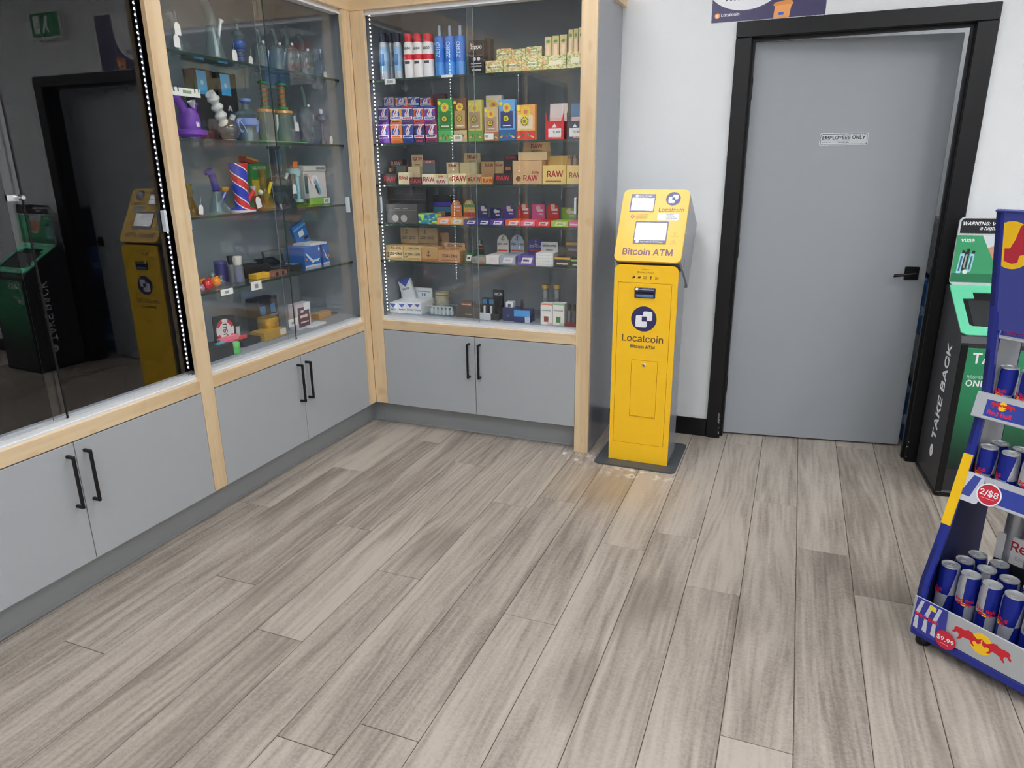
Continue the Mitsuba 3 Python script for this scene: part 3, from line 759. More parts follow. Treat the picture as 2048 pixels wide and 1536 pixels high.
# bottom panel
k = rk.p('front_panel', bx(.0, RW, -.018, -.012, .066, .172, .0015), mat('b4b8bb', 0.35, 0.2))
bulls(rk, k, .205, .122, .155, -.018)
k4 = rk.p('pack_picture', plate(Polygon([(.006, .066), (.012, .172), (.103, .172), (.108, .072), (.08, .055), (.03, .055)]), -.019, .004), mat('343a94', 0.3))
for x in (.012, .04, .066):
    rk.p('can_print', plate(Polygon([(x, .12), (x + .012, .168), (x + .022, .168), (x + .012, .12)]), -.023, .0005), mat('c6c9d6', 0.3), parent=k4)
    rk.p('can_print', plate(Polygon([(x, .07), (x + .002, .112), (x + .012, .112), (x + .014, .066)]), -.023, .0005), mat('c6c9d6', 0.3), parent=k4)
rk.p('sticker_print', plate(sbox(.052, .15, .072, .166), -.0236, .0004), mat('e8d23a'), parent=k4)
rk.p('lettering', label_text('Red Bull', .016, .05, .118, -.0236, .07), mat('d82848'), parent=k4)
b = rk.p('price_badge', plate(Point(.112, .078).buffer(.03, quad_segs=16), -.0236, .0008), mat('c4283c', 0.4))
rk.p('lettering', label_text('$9.99', .02, .112, .08, -.0244, .05), PAPER, parent=b)
rk.p('badge_line', plate(sbox(.1, .063, .124, .0645), -.0244, .0003), mat('e8a0a8'), parent=b)

# cans: one build of each size, then copies
def can_parts(r, h):
    body = lathe([(r * .80, .0), (r * .86, .002), (r, .012), (r, h * .885), (r * .97, h * .925), (r * .90, h * .965), (r * .885, h * .972)], 40)
    n = len(body.vertices)
    a = np.arctan2(body.vertices[:, 0], -body.vertices[:, 1]) / (2 * np.pi) + 0.5
    # own vertices per face so that the seam keeps its uv
    V = body.vertices[body.faces].reshape(-1, 3)
    A = a[body.faces]
    on_axis = np.hypot(body.vertices[:, 0], body.vertices[:, 1])[body.faces] < 1e-9
    A = np.where((A.max(1) - A.min(1) > .5)[:, None] & (A < .5), A + 1, A).reshape(-1)
    uv = np.stack([A, V[:, 2] / h], 1)
    nr = V.copy(); nr[:, 2] = 0; nr /= np.linalg.norm(nr, axis=1, keepdims=True) + 1e-9
    path = meshkit.write_ply((V, np.arange(len(V)).reshape(-1, 3)), True, uv, None, nr)
    bodyp = {'type': 'ply', 'filename': path, 'face_normals': False, 'bsdf': {'type': 'ref', 'id': CANSKIN}}
    lid = lathe([(0, h * .975), (r * .70, h * .975), (r * .72, h * .962), (r * .80, h * .962), (r * .86, h * .998), (r * .895, h), (r * .91, h * .985), (r * .885, h * .965)], 36)
    tab = cat(front(extr(affinity.scale(Point(0, 0).buffer(1), r * .2, r * .36).difference(affinity.translate(affinity.scale(Point(0, 0).buffer(1), r * .1, r * .14), 0, r * .14)), .0016), 0))
    tab.apply_transform(np.linalg.inv(UP)); tab.apply_translation((0, -r * .12, h * .978))
    t = text('Red Bull', r * .52, r * 1.9, True, .0003); t = t.subdivide_to_size(r * .25); t = wrap(t, r + .0002, h * .49)
    disc = extr(affinity.scale(Point(0, 0).buffer(1, quad_segs=10), r * .25, r * .2), .0003).subdivide_to_size(r * .2)
    sun = wrap(disc, r + .0002, h * .405)
    bl = []
    for s in (1, -1):
        q = affinity.translate(affinity.scale(BULL, s * r * .72, r * .72, origin=(0, 0)), -s * r * .72, -r * .2)
        bl.append(extr(q, .0003).subdivide_to_size(r * .25))
    bl = wrap(cat(*bl), r + .0005, h * .405)
    return {'body': bodyp, 'lid': mikit.ply(lid, ALUM, 35), 'tab': mikit.ply(tab, ALUM), 'lettering': mikit.ply(t, mat('d01c34', 0.35)), 'sun_print': mikit.ply(sun, SUN), 'bull_print': mikit.ply(bl, RED)}
CANS = {'tall': can_parts(.029, .157), 'slim': can_parts(.0265, .135)}
rs = random.Random(8)
def can(kind, x, w, z, turn, label, group='blue and silver drink cans on the rack'):
    t = Thing('drink_can', label, 'can', RM @ Tm(x, w, z) @ Rz(turn), group)
    for nm, pd in CANS[kind].items():
        t.p(nm, None, None, ply=pd)
ORD = ['first', 'second', 'third', 'fourth', 'fifth', 'sixth', 'seventh', 'eighth']
pos = [(.046, .068), (.108, .064), (.170, .062), (.232, .060), (.294, .06), (.356, .06), (.418, .06), (.48, .06)]
turns = [-52, 14, 12, -40, 22, 5, -30, 10]
for k, (x, w) in enumerate(pos):
    can('tall', x, w, .121, turns[k], f'drink can in the front row of the lowest rack shelf, {ORD[k]} from left')
for r_ in (1, 2):
    for k in range(7):
        can('tall', .05 + .064 * k + .004 * r_, .068 + .066 * r_, .121, rs.uniform(-60, 60), f'drink can in the {["", "second", "rear"][r_]} row of the lowest rack shelf, {ORD[k]} from left') if not (r_ == 2 and k > 1) else None
for k in range(6):
    can('slim', .05 + .06 * k, .150, .521, [-28, -62, 18, 30, -20, 8][k], f'drink can in the front row above the red price badge, {ORD[k]} from left')
for k in range(6):
    can('slim', .052 + .06 * k, .208, .521, rs.uniform(-60, 60), f'drink can in the rear row above the red price badge, {ORD[k]} from left')
for i, (z, wf, n) in enumerate(((.766, .174, 7), (1.006, .185, 7))):
    for k in range(n):
        can('slim', .050 + .058 * k + i * .012, wf, z, [-22, -25, 15, 30, -35, 0, 20][k], f'drink can on the {["third", "top"][i]} rack shelf, {ORD[k]} from left')
tp = Thing('drink_pack', 'silver can pack with a white lettered band at the rear of the rack', 'drink pack', RM @ Tm(.18, .25, .121))
tp.p('carton', bx(-.10, .15, 0, .045, 0, .145, .003), mat('1a1c26', 0.4))
tp.p('white_band', plate(rrect(-.10, .15, .145, .235, .004), .006, .006), mat('cfcdcc', 0.4))
tp.p('lettering', label_text('Red Bull', .03, .02, .205, 0, .18), mat('a02436', 0.4))
tp.p('lettering', label_text('ENERGY DRINK', .012, .02, .168, 0, .18, False), mat('a8a4a8', 0.4))
for k in range(4):
    tp.p('wrapped_can', lathe([(0, .145), (.028, .145), (.028, .33), (.022, .345), (0, .345)], 20), mat('9a9ca2', 0.25, 0.5), M=Tm(-.066 + .06 * k, .026, 0), smooth=35)

# ------------------------------------------------------------------ goods in the cabinets
TAGW, STRING = mat('e6e6e2', 0.6), mat('c8c6c0', 0.6)

def colour(h):
    return {'leaf': LEAF, 'holo': HOLO}.get(h) or mat(h, 0.45)

STAR = Polygon([((1 if k % 2 == 0 else .72) * math.cos(k * math.pi / 14), (1 if k % 2 == 0 else .72) * math.sin(k * math.pi / 14)) for k in range(28)])
ANCHOR = unary_union([sbox(-.06, -.4, .06, .35), Point(0, .42).buffer(.12).difference(Point(0, .42).buffer(.06)), sbox(-.22, .18, .22, .27), Point(0, -.1).buffer(.42).difference(Point(0, -.02).buffer(.38)).intersection(sbox(-1, -1, 1, -.1))])

def deco(t, w, h, items, y=0.0, M=None, parent=None):
    """Flat print on the front of a box: w wide, h high, centred on x = 0, base at z = 0."""
    for i, it in enumerate(items):
        yy = y - .0003 * i
        if it[0] == 'r':
            t.p('printed_panel', plate(sbox((it[1] - .5) * w, it[2] * h, (it[3] - .5) * w, it[4] * h), yy, .0006), mat(it[5], 0.45), M=M, parent=parent)
        elif it[0] == 't':
            t.p('lettering', label_text(it[1], it[4] * h, (it[2] - .5) * w, it[3] * h + it[4] * h * .5, yy, w * .9, True, 0, .0008), mat(it[5], 0.5), M=M, parent=parent)
        elif it[0] == 'o':
            t.p('printed_disc', plate(Point((it[1] - .5) * w, it[2] * h).buffer(it[3] * w, quad_segs=8), yy, .0006), mat(it[4], 0.45), M=M, parent=parent)
        elif it[0] == 'anchor':
            t.p('anchor_print', plate(affinity.translate(affinity.scale(ANCHOR, it[3] * h, it[3] * h, origin=(0, 0)), (it[1] - .5) * w, it[2] * h), yy, .0006), mat(it[4], 0.5), M=M, parent=parent)
        elif it[0] == 'tri':
            s = it[3] * w
            t.p('triangle_print', plate(affinity.translate(Polygon([(-s, .45 * s), (s, .45 * s), (0, -.6 * s)]), (it[1] - .5) * w, it[2] * h), yy, .0006), mat(it[4], 0.5), M=M, parent=parent)

def tag(t, x, y, z, s=1.0, turn=0):
    """A hanging white price tag with its string."""
    pol = Polygon([(-.011 * s, 0), (.011 * s, 0), (.011 * s, .026 * s), (.005 * s, .034 * s), (-.005 * s, .034 * s), (-.011 * s, .026 * s)])
    M = Tm(x, y, z) @ Ry(turn)
    k = t.p('price_tag', plate(pol, 0, .0008), TAGW, M=M)
    t.p('string', tube([(0, 0, .032 * s), (.002, .002, .05 * s), (.004, .006, .066 * s)], .0006, 5), STRING, M=M, parent=k)

def gl(t, name, prof, col='', n=24, parent=None, M=None):
    return t.p(name, lathe(shell_profile(prof), n + 8), solid_glass(col), smooth=40, parent=parent, M=M)

GC = 'e3eeee'           # faint tint of clear glassware
def s_box(t, w, d, h, a):
    M = Ry(a['tilt']) if 'tilt' in a else None
    e = max(0, a.get('ext', 0) - (abs(a.get('tilt', 0)) * .0022))
    flat = d < .006
    t.p('body', bx(-w / 2, w / 2, 0, d, -e, h, 0 if flat else min(.0015, d * .2)), colour(a['col']), M=M)
    deco(t, w, h, a.get('deco', ()), 0, M)

def s_can(t, w, d, h, a):
    r = w / 2
    hb = h * (1 - a.get('capf', .2))
    metal = .7 if a.get('metal') else (.35 if a['body'] == 'b9c0c8' else 0)
    e = a.get('ext', 0)
    M = Tm(0, r, 0)
    noz = a.get('nozzle')
    sh = r * .35 if h > 2.2 * w else r * .08
    t.p('body', lathe([(0, -e), (r * .93, -e), (r, -e + min(.006, h * .05)), (r, hb - sh), (r * (.82 if h > 2.2 * w else .94), hb), (0, hb)], 28), mat(a['body'], 0.3, metal), M=M, smooth=40)
    rc = r * (.30 if noz else .78 if h > 2.2 * w else 1.0)
    t.p('cap', lathe([(0, hb), (rc, hb), (rc * 1.0, h - rc * (.25 if h > 2.2 * w else .1)), (rc * (.75 if h > 2.2 * w else .9), h), (0, h)], 22), mat(a['cap'], 0.35, metal), M=M, smooth=40)
    for z0, z1, c in a.get('bands', ()):
        t.p('printed_band', lathe([(r, z0 * h), (r + .0004, z0 * h), (r + .0004, z1 * h), (r, z1 * h)], 28), mat(c, 0.3, .2), M=M, smooth=40)
    for z0, z1, c in a.get('marks', ()):
        m = extr(sbox(-r * .55, 0, r * .55, (z1 - z0) * h), .0004).subdivide_to_size(r * .3)
        t.p('printed_mark', wrap(m, r + .0004, z0 * h), mat(c, 0.4), M=M)
    if 'text' in a:
        s, z, hh, c = a['text']
        t.p('lettering', wrap(text(s, hh * 1.2, r * 1.6, True, .0004).subdivide_to_size(r * .3), r + .0005, z * h), mat(c, 0.4), M=M)
    if 'vtext' in a:
        s, z, hh, c = a['vtext']
        m = text(s, r * .75, h * .5, True, .0004)
        m.apply_transform(np.array([[0, -1, 0, 0], [1, 0, 0, 0], [0, 0, 1, 0], [0, 0, 0, 1.0]]))
        t.p('lettering', wrap(m.subdivide_to_size(r * .3), r + .0005, z * h), mat(c, 0.4), M=M)

def s_wrap(t, w, d, h, a):
    e = a.get('ext', 0)
    b = w * .96
    t.p('packet', bx(-b / 2, b / 2, 0, d, -e, h * .9, .003), mat(a['col'], 0.3))
    t.p('crimp', bx(-b / 2, b / 2, .004, .006, h * .88, h), mat(a['c2'], 0.35))
    deco(t, b, h, [('r', .0, .84, 1, .9, 'd9cfd8'), ('o', .5, .55, .33, '2b4ea0'), ('o', .5, .52, .22, 'd8d4e0'), ('r', .02, .24, .98, .40, 'e8e2ea'), ('r', .12, .28, .88, .36, a['c2']), ('r', .2, .05, .8, .14, a['c2'])])
    t.p('slanted_stripe', plate(affinity.skew(sbox(-b * .1, h * .5, b * .2, h * .84), 25, 0), -.0018, .0004), mat('e6dfe6', 0.4))
    t.p('slanted_stripe', plate(affinity.skew(sbox(-b * .02, h * .52, b * .06, h * .82), 25, 0), -.0022, .0004), mat('c23a4a', 0.4))

def s_sunbox(t, w, d, h, a):
    e = a.get('ext', 0)
    t.p('body', bx(-w / 2, w / 2, 0, d, -e, h, .0015), mat(a['col'], 0.4))
    t.p('window_panel', plate(rrect(-w * .4, w * .38, h * .31, h * .72, w * .04), 0, .0006), mat(a['panel'], 0.4))
    t.p('foot_print', plate(sbox(-w * .5, 0, w * .5, h * .27), 0, .0005), mat(a['foot'], 0.4))
    for k in range(5):
        t.p('foot_leaf', plate(affinity.translate(affinity.rotate(affinity.scale(Point(0, 0).buffer(1, quad_segs=4), w * .12, h * .025), 30 + 31 * k), -w * .36 + w * .18 * k, h * (.1 + .05 * (k % 2))), -.0005, .0004), mat(['c8b04a', '3a7a3a', 'c84a3a', '4a8a4a', 'e0c060'][k], 0.4))
    for k, (x, z, s) in enumerate(((.0, .80, .30), (-.05, .54, .24))):
        q = t.p('sun_emblem', plate(affinity.translate(affinity.scale(STAR, w * s, w * s, origin=(0, 0)), x * w, z * h), -.0008, .0005), mat('4a4420' if k else 'e8d040', 0.4))
        t.p('emblem_disc', plate(Point(x * w, z * h).buffer(w * s * .66, quad_segs=8), -.0013, .0004), mat('d8c43a', 0.4), parent=q)
        t.p('emblem_core', plate(Point(x * w, z * h).buffer(w * s * .36, quad_segs=8), -.0017, .0003), mat('d86a5a' if k == 0 else '7a8a3a', 0.4), parent=q)
    t.p('round_sticker', plate(Point(-w * .36, h * .9).buffer(w * .11, quad_segs=8), -.0022, .0004), mat('f0d428', 0.4))
    t.p('print_line', plate(sbox(-w * .25, h * .36, w * .25, h * .385), -.0008, .0003), mat('e8e4d4', 0.5))

def s_flapbox(t, w, d, h, a):
    e = a.get('ext', 0)
    hb = h * a['hf'] if a['hf'] < .9 else h
    hc = h if a['hf'] < .9 else h + a.get('cardh', .045)
    col = mat(a['col'], 0.5)
    body = t.p('body', bx(-w / 2, w / 2, 0, d, -e, hb, .001), col)
    if a['hf'] < .6 and 'txt' in a:      # open front with side cheeks
        for s in (-1, 1):
            t.p('cheek', plate(Polygon([(s * w * .5, hb), (s * w * .36, hb), (s * w * .5, h * .8)]), .001, .001), col)
        t.p('contents', bx(-w * .3, w * .3, d * .3, d * .7, hb - .01, hb + .02, .002), mat('d8b8b0', 0.5))
    y1 = d - .003
    card = Polygon([(-w * .49, hb - .005), (w * .49, hb - .005), (w * .46, hc), (-w * .47, hc)])
    k = t.p('flap', plate(card, y1, .0015), mat(a['card'], 0.5))
    if 'ctxt' in a:
        z = hb + (hc - hb) * .62
        t.p('lettering', label_text(a['ctxt'], (hc - hb) * .42, 0, z, y1 - .0015, w * .8), mat('a02428' if a['ctxt'] == 'RAW' else '3a3630', 0.5), parent=k)
        t.p('flap_print', plate(sbox(-w * .2, hb + (hc - hb) * .1, w * .2, hb + (hc - hb) * .2), y1 - .0015, .0004), mat('8a6a48', 0.5), parent=k)
    if 'txt' in a:
        if a['txt'] == 'SLIM':
            lb = t.p('label', plate(rrect(-w * .33, w * .36, hb * .14, hb * .62, w * .03), 0, .0006), mat('e6e4e4', 0.5))
            t.p('lettering', label_text('SLIM', hb * .2, w * .1, hb * .42, -.0006, w * .36), mat('5a5a60', 0.5), parent=lb)
            t.p('label_strip', plate(sbox(-w * .1, hb * .06, w * .36, hb * .13), 0, .0006), mat('e08a5a', 0.5))
            t.p('logo_print', plate(affinity.translate(Polygon([(-w * .14, 0), (0, w * .2), (w * .14, 0)]), 0, hb * .66), 0, .0006), mat('e6dcdc', 0.5))
        else:
            t.p('lettering', label_text(a['txt'], hb * (.3 if a['txt'] == 'RAW' else .24), .04 * w, hb * .55, 0, w * .72), mat('a02428' if a['txt'] == 'RAW' else '3a3024', 0.5))
            t.p('print_line', plate(sbox(-w * .35, hb * .12, w * .3, hb * .2), 0, .0005), mat('9a6a48', 0.5))
    if a.get('dots'):
        rs = random.Random(4)
        for i in range(6):
            for j in range(4):
                t.p('print_dot', plate(affinity.translate(affinity.rotate(sbox(-w * .05, -h * .02, w * .05, h * .02), 18), -w * .4 + w * .16 * i, h * (.15 + .23 * j)), 0, .0004), mat('a9aeb0', 0.5))

def s_flat(t, w, d, h, a):
    ra = a['card'] == 'rasta'
    ck = 'd8b040' if ra else a['card']
    col, cc = mat(a['col'], 0.45), mat(ck, 0.45)
    t.p('tray', bx(-w / 2, w / 2, 0, d, 0, h, .001), col)
    t.p('front_print', plate(Polygon([(-w * .3, h * .2), (w * .3, h * .2), (w * .42, h * .8), (-w * .18, h * .8)]), 0, .0005), mat('e2d8dc', 0.5))
    t.p('front_mark', plate(sbox(-w * .15, h * .4, w * .2, h * .6), -.0005, .0004), mat(ck, 0.5))
    ch = max(a['ch'], h + .03)
    y1 = d - .004
    if a['shape'] == 'round':
        hw = w * .45
        pol = unary_union([sbox(-hw, h - .004, hw, ch - hw * .75), affinity.translate(affinity.scale(Point(0, 0).buffer(1, quad_segs=10), hw * .8, hw * .75), 0, ch - hw * .75)])
    else:
        pol = sbox(-w * .45, h - .004, w * .45, ch)
    k = t.p('back_card', plate(pol, y1, .0015), cc)
    z = (h + ch) / 2
    if a.get('txt'):
        t.p('lettering', label_text(a['txt'], .013, 0, z - .002, y1 - .0015, w * .78), mat('2e2e36' if a['col'][0] in 'ea' else 'd0d0d8', 0.5), parent=k)
        t.p('anchor_print', plate(affinity.translate(affinity.scale(ANCHOR, .026, .026, origin=(0, 0)), 0, ch - .018), y1 - .0015, .0004), mat('3a4050' if a['col'][0] in 'ea' else 'c0c4d0', 0.5), parent=k)
        t.p('card_stripe', plate(sbox(-w * .38, h + .006, w * .38, h + .014), y1 - .0015, .0004), mat('c84a3a', 0.5), parent=k)
    else:
        if ra:
            t.p('card_band', plate(sbox(-w * .45, h, w * .45, h + (ch - h) * .25), y1 - .0012, .0008), mat('b83a3a', 0.45), parent=k)
            t.p('card_band', plate(sbox(-w * .45, h + (ch - h) * .55, w * .45, h + (ch - h) * .72), y1 - .0012, .0008), mat('5f8a4a', 0.45), parent=k)
        t.p('card_print', plate(sbox(-w * .1, z, w * .34, z + .012), y1 - .0015, .0004), mat('e2dadc', 0.5), parent=k)
        t.p('card_print', plate(sbox(-w * .0, z - .016, w * .34, z - .009), y1 - .0015, .0004), mat('d8ced4', 0.5), parent=k)
        t.p('card_disc', plate(Point(0, ch - .018).buffer(w * .16, quad_segs=8).intersection(pol), y1 - .0015, .0004), mat('d8c8b8', 0.5), parent=k)

def s_sticks(t, w, d, h, a):
    hb = h * .42
    t.p('base', bx(-w / 2, w / 2, 0, d, 0, hb, .001), LEAF)
    t.p('base_label', plate(sbox(-w * .25, hb * .35, w * .3, hb * .65), 0, .0005), mat('e8e4c4', 0.5))
    for k in range(3):
        x = -w * .33 + w * .33 * k
        s = t.p('slim_pack', bx(x - w * .145, x + w * .145, d * .3, d * .6, hb, h * (1 - .015 * (2 - k)), .001), mat('c9b884' if k % 2 == 0 else 'bfb078', 0.5))
        t.p('pack_window', plate(sbox(x - w * .08, hb, x + w * .07, h * .74), d * .3, .0005), mat('e6c4a8', 0.5), parent=s)
        t.p('pack_leaf', plate(affinity.translate(affinity.scale(STAR, w * .1, h * .05, origin=(0, 0)), x, h * .83), d * .3, .0005), mat('5f8a4a', 0.5), parent=s)

def s_jar(t, w, d, h, a):
    e, r = a.get('ext', 0), w / 2
    M = Tm(0, r, 0)
    gl(t, 'jar_wall', [(0, -e), (r * .95, -e), (r, -e + .01), (r, h * .75), (r * .85, h * .84)], '', M=M)
    t.p('lid', lathe([(0, h), (r * .88, h), (r * .88, h * .84), (0, h * .84)], 24), mat('b8ae8a', 0.4), M=M, smooth=30)
    t.p('contents', lathe([(0, -e + .004), (r * .86, -e + .004), (r * .86, h * .66), (r * .5, h * .74), (0, h * .72)], 20), mat('cfc9a4', 0.7), M=M, smooth=50)

def s_clearcase(t, w, d, h, a):
    t.p('case', bx(-w / 2, w / 2, 0, d, 0, h), glass('eaf0f0'))
    t.p('rim', cat(bx(-w / 2 - .002, w / 2 + .002, -.002, 0, h - .006, h), bx(-w / 2 - .002, w / 2 + .002, d, d + .002, h - .006, h)), mat('b8c0c4', 0.3))
    for k in range(6):
        x = -w * .4 + w * .16 * k
        t.p('white_item', lathe([(0, .004), (w * .07, .004), (w * .075, h * .45), (w * .04, h * .7), (w * .045, h * .85), (0, h * .88)], 14), mat('e4e8ea', 0.4), M=Tm(x, d * .4, 0), smooth=45)

def s_vapedisp(t, w, d, h, a):
    b = MATTE
    t.p('base', bx(-w / 2, w / 2, 0, d, 0, h * .22, .001), mat('1e2024', 0.4))
    t.p('back_card', plate(rrect(-w * .1, w * .5, 0, h, .003), d, .0015), mat('1c1e22', 0.4))
    t.p('lettering', label_text('HCN', .016, w * .2, h * .84, d - .0015, w * .4), mat('c8ccd0', 0.5))
    t.p('side_cheek', xprism(Polygon([(0, 0), (d, 0), (d, h * .95), (0, h * .3)]), w / 2 - .002, w / 2), mat('2a2d32', 0.4))
    t.p('front_label', bx(-w * .5, w * .08, -.014, -.001, 0, h * .24, .001), mat('c9ccd0', 0.5))
    for k in range(2):
        M = Tm(-w * .3 + w * .36 * k, d * .3, 0)
        pn = t.p('battery', bx(-w * .15, w * .15, -.012, .02, h * .2, h * .75, .002), mat('1a1b1f', 0.35), M=M)
        t.p('battery_window', plate(sbox(-w * .12, h * .56, w * .12, h * .72), -.012, .0006), mat('2f6f9c', 0.3), M=M, parent=pn)
        t.p('battery_pen', lathe([(0, h * .2), (w * .06, h * .2), (w * .06, h * .48), (0, h * .5)], 12), mat('c2c6ca', 0.3), M=M @ Tm(0, -.016, 0), parent=pn, smooth=40)

def s_tube(t, w, d, h, a):
    r = w * .42
    M = Tm(0, r, 0)
    gl(t, 'tube_wall', [(0, 0), (r * .8, 0), (r, h * .9)], 'eef2f2', 20, M=M)
    t.p('cap', lathe([(0, h * .9), (r * 1.02, h * .9), (r * 1.02, h), (0, h)], 20), mat('c8a24a', 0.3, .4), M=M, smooth=30)
    t.p('paper_roll', lathe([(0, .01), (r * .25, .01), (r * .6, h * .85), (0, h * .86)], 14), mat('d6d6d0', 0.6), M=M, smooth=40)
    t.p('wrap_print', wrap(extr(sbox(-r * .5, 0, r * .5, h * .08), .0004).subdivide_to_size(r * .3), r * .96, h * .55), mat('6a6e6a', 0.5), M=M)

def s_vialstand(t, w, d, h, a):
    t.p('base', bx(-w / 2, w / 2, 0, d, 0, h * .13, .001), mat('7a1c28', 0.4))
    t.p('back_card', plate(sbox(-w * .05, 0, w * .5, h), d, .0015), mat('8a2030', 0.4))
    for k in range(3):
        M = Tm(-w * .32 + w * .28 * k, d * .35, h * .13)
        v = gl(t, 'vial', [(0, 0), (w * .11, 0), (w * .11, h * .42)], 'e6ecee', 14, M=M)
        t.p('vial_cap', lathe([(0, h * .42), (w * .1, h * .42), (w * .08, h * .62), (0, h * .63)], 14), mat('1c1c20', 0.3), parent=v, M=M, smooth=40)
        t.p('vial_core', lathe([(0, .002), (w * .06, .002), (w * .06, h * .4), (0, h * .4)], 10), mat(['c8c4c4', '6a2a34', 'd0cccc'][k], 0.4), parent=v, M=M)

def s_beaker(t, w, d, h, a):
    r = w / 2
    M = Tm(0, r, 0)
    hb = h * .55
    base = gl(t, 'flask', [(0, 0), (r * .96, 0), (r, .008), (r * .92, hb * .15), (r * .5, hb * .8), (r * .42, hb)], GC, M=M)
    path = curve([(0, r, hb), (-.002, r, h * .72), (-r * .35, r, h * .86), (-r * .55, r, h)], 12)
    t.p('neck', tube_wall(path, r * .42, .0022), solid_glass(GC), smooth=40)
    t.p('mouth_rim', tube_wall([(-r * .55, r, h - .004), (-r * .57, r, h + .002)], r * .47, .0022), solid_glass('c8d6d8'), smooth=40)
    if a.get('stem'):
        t.p('downstem', tube([(r * .1, r, hb * .18), (r * .95, r * .9, h * .62)], .0075, 10), mat('cfd8da', 0.15), smooth=True)
        t.p('bowl', lathe([(.004, 0), (.012, .018), (.010, .018)], 14), mat('d8dee0', 0.15), M=Tm(r * .95, r * .9, h * .62) @ Ry(28))
    else:
        t.p('water_line', lathe([(0, .012), (r * .85, .012), (r * .85, .014), (0, .014)], 18), solid_glass('c8d4d6'), M=M)
        t.p('inner_tube', lathe([(.004, .02), (.008, .05), (.004, .08), (.008, hb * .9), (.004, h * .7)], 12), mat('ccd6d8', 0.15), M=M, smooth=60)
    for k in range(a.get('tags', 0)):
        tag(t, (-r * .7 - .012 * k) if not a.get('stem') else r * 1.2, -.004, h * (.42 - .3 * k) if not a.get('stem') else h * .04, 1.35)

def s_bubbler(t, w, d, h, a):
    r = w / 2
    M = Tm(0, r, 0)
    c = a.get('col') or GC
    strong = bool(a.get('collar') or c == 'c0a040')
    if c == 'dfe6ea':
        gl(t, 'lower_tube', [(0, 0), (r * .5, 0), (r * .5, h * .1), (r * .2, h * .2), (r * .2, h * .62)], c, M=M)
        gl(t, 'bell', [(r * .2, h * .62), (r * .9, h * .70), (r * .95, h * .8), (r * .5, h * .86)], c, M=M)
        t.p('joint', lathe([(r * .12, h * .86), (r * .3, h * .9), (r * .3, h), (r * .22, h)], 14), mat('d8dee2', 0.15), M=M, smooth=50)
    elif c == 'c0a040':
        gl(t, 'flask', [(0, 0), (r, 0), (r * .9, h * .2), (r * .45, h * .5), (r * .35, h * .6)], 'd8b84a', M=M)
        gl(t, 'neck', [(r * .35, h * .6), (r * .55, h * .75), (r * .35, h * .88), (r * .5, h)], 'e6d890', M=M)
    else:
        gl(t, 'lower_tube', [(0, 0), (r * .6, 0), (r * .62, h * .05), (r * .55, h * .36)], GC, M=M)
        t.p('core', lathe([(0, .004), (r * .3, .004), (r * .22, h * .12), (r * .34, h * .2), (r * .2, h * .34), (0, h * .35)], 14), mat('c9d0dc' if not a.get('arms') else 'dfe6f2', 0.15), M=M, smooth=50)
        t.p('collar', lathe([(r * .5, h * .36), (r * .8, h * .40), (r * .85, h * .5), (r * .6, h * .56), (r * .5, h * .56)], 20), mat(c, 0.12), M=M, smooth=50)
        gl(t, 'bulb', [(r * .5, h * .56), (r * .8, h * .64), (r * .6, h * .72), (r * .3, h * .76)], GC, M=M)
        gl(t, 'neck', [(r * .3, h * .76), (r * .24, h * .88), (r * .3, h * .9)], GC, M=M)
        t.p('mouth', lathe([(r * .2, h * .9), (r * .42, h * .94), (r * .42, h), (r * .34, h), (r * .25, h * .94)], 18), mat(c, 0.12) if a.get('arms') else glass(GC), M=M, smooth=50)
        if a.get('arms'):
            for s in (-1, 1):
                t.p('arm', tube(curve([(s * r * .6, r, h * .52), (s * r * 1.0, r, h * .46), (s * r * .95, r, h * .3), (s * r * .6, r, h * .26)], 10), .008, 10), mat(c, 0.12), smooth=True)
        else:
            for z in (.1, .2, .3):
                t.p('wrapped_ring', lathe([(r * .54, h * z), (r * .66, h * z + .003), (r * .66, h * z + .012), (r * .54, h * z + .015)], 20), mat('3f4f80', 0.15), M=M, smooth=50)
    if a.get('tags'):
        tag(t, r * .5, -.004, h * .04 if c != 'dfe6ea' else .004, 1.15, 10)

def s_recycler(t, w, d, h, a):
    r = w * .46
    M = Tm(0, r, 0)
    hb = h * .62
    gl(t, 'bottle', [(0, 0), (r * .9, 0), (r, .006), (r, hb - .012), (r * .85, hb), (r * .32, hb + .01)], GC, M=M)
    gl(t, 'foot', [(r * .3, .001), (r * 1.08, .001), (r * 1.08, .005)], 'c4d0d2', M=M)
    t.p('neck', tube_wall(curve([(0, r, hb + .008), (0, r, h * .8), (-r * .25, r, h * .92), (-r * .5, r, h)], 10), r * .27, .002), solid_glass(GC), smooth=40)
    t.p('core', lathe([(0, .006), (r * .5, .01), (r * .42, hb * .22), (r * .2, hb * .45), (0, hb * .5)], 16), mat(a['core'], 0.18), M=M, smooth=50)
    for z in (.12, .24, .36):
        t.p('core_ring', lathe([(r * .2, hb * z), (r * .52, hb * z + .002), (r * .2, hb * z + .006)], 16), mat('5a5248', 0.2), M=M)
    t.p('side_joint', tube([(r * .9, r * .8, hb * .35), (r * 1.25, r * .7, hb * .85)], .006, 10), mat('c6d0d2', 0.15), smooth=True)
    t.p('highlight_bead', trimesh.creation.icosphere(2, .007), mat('eef2f4', 0.1), M=Tm(0, r * .4, hb + .012), smooth=True)

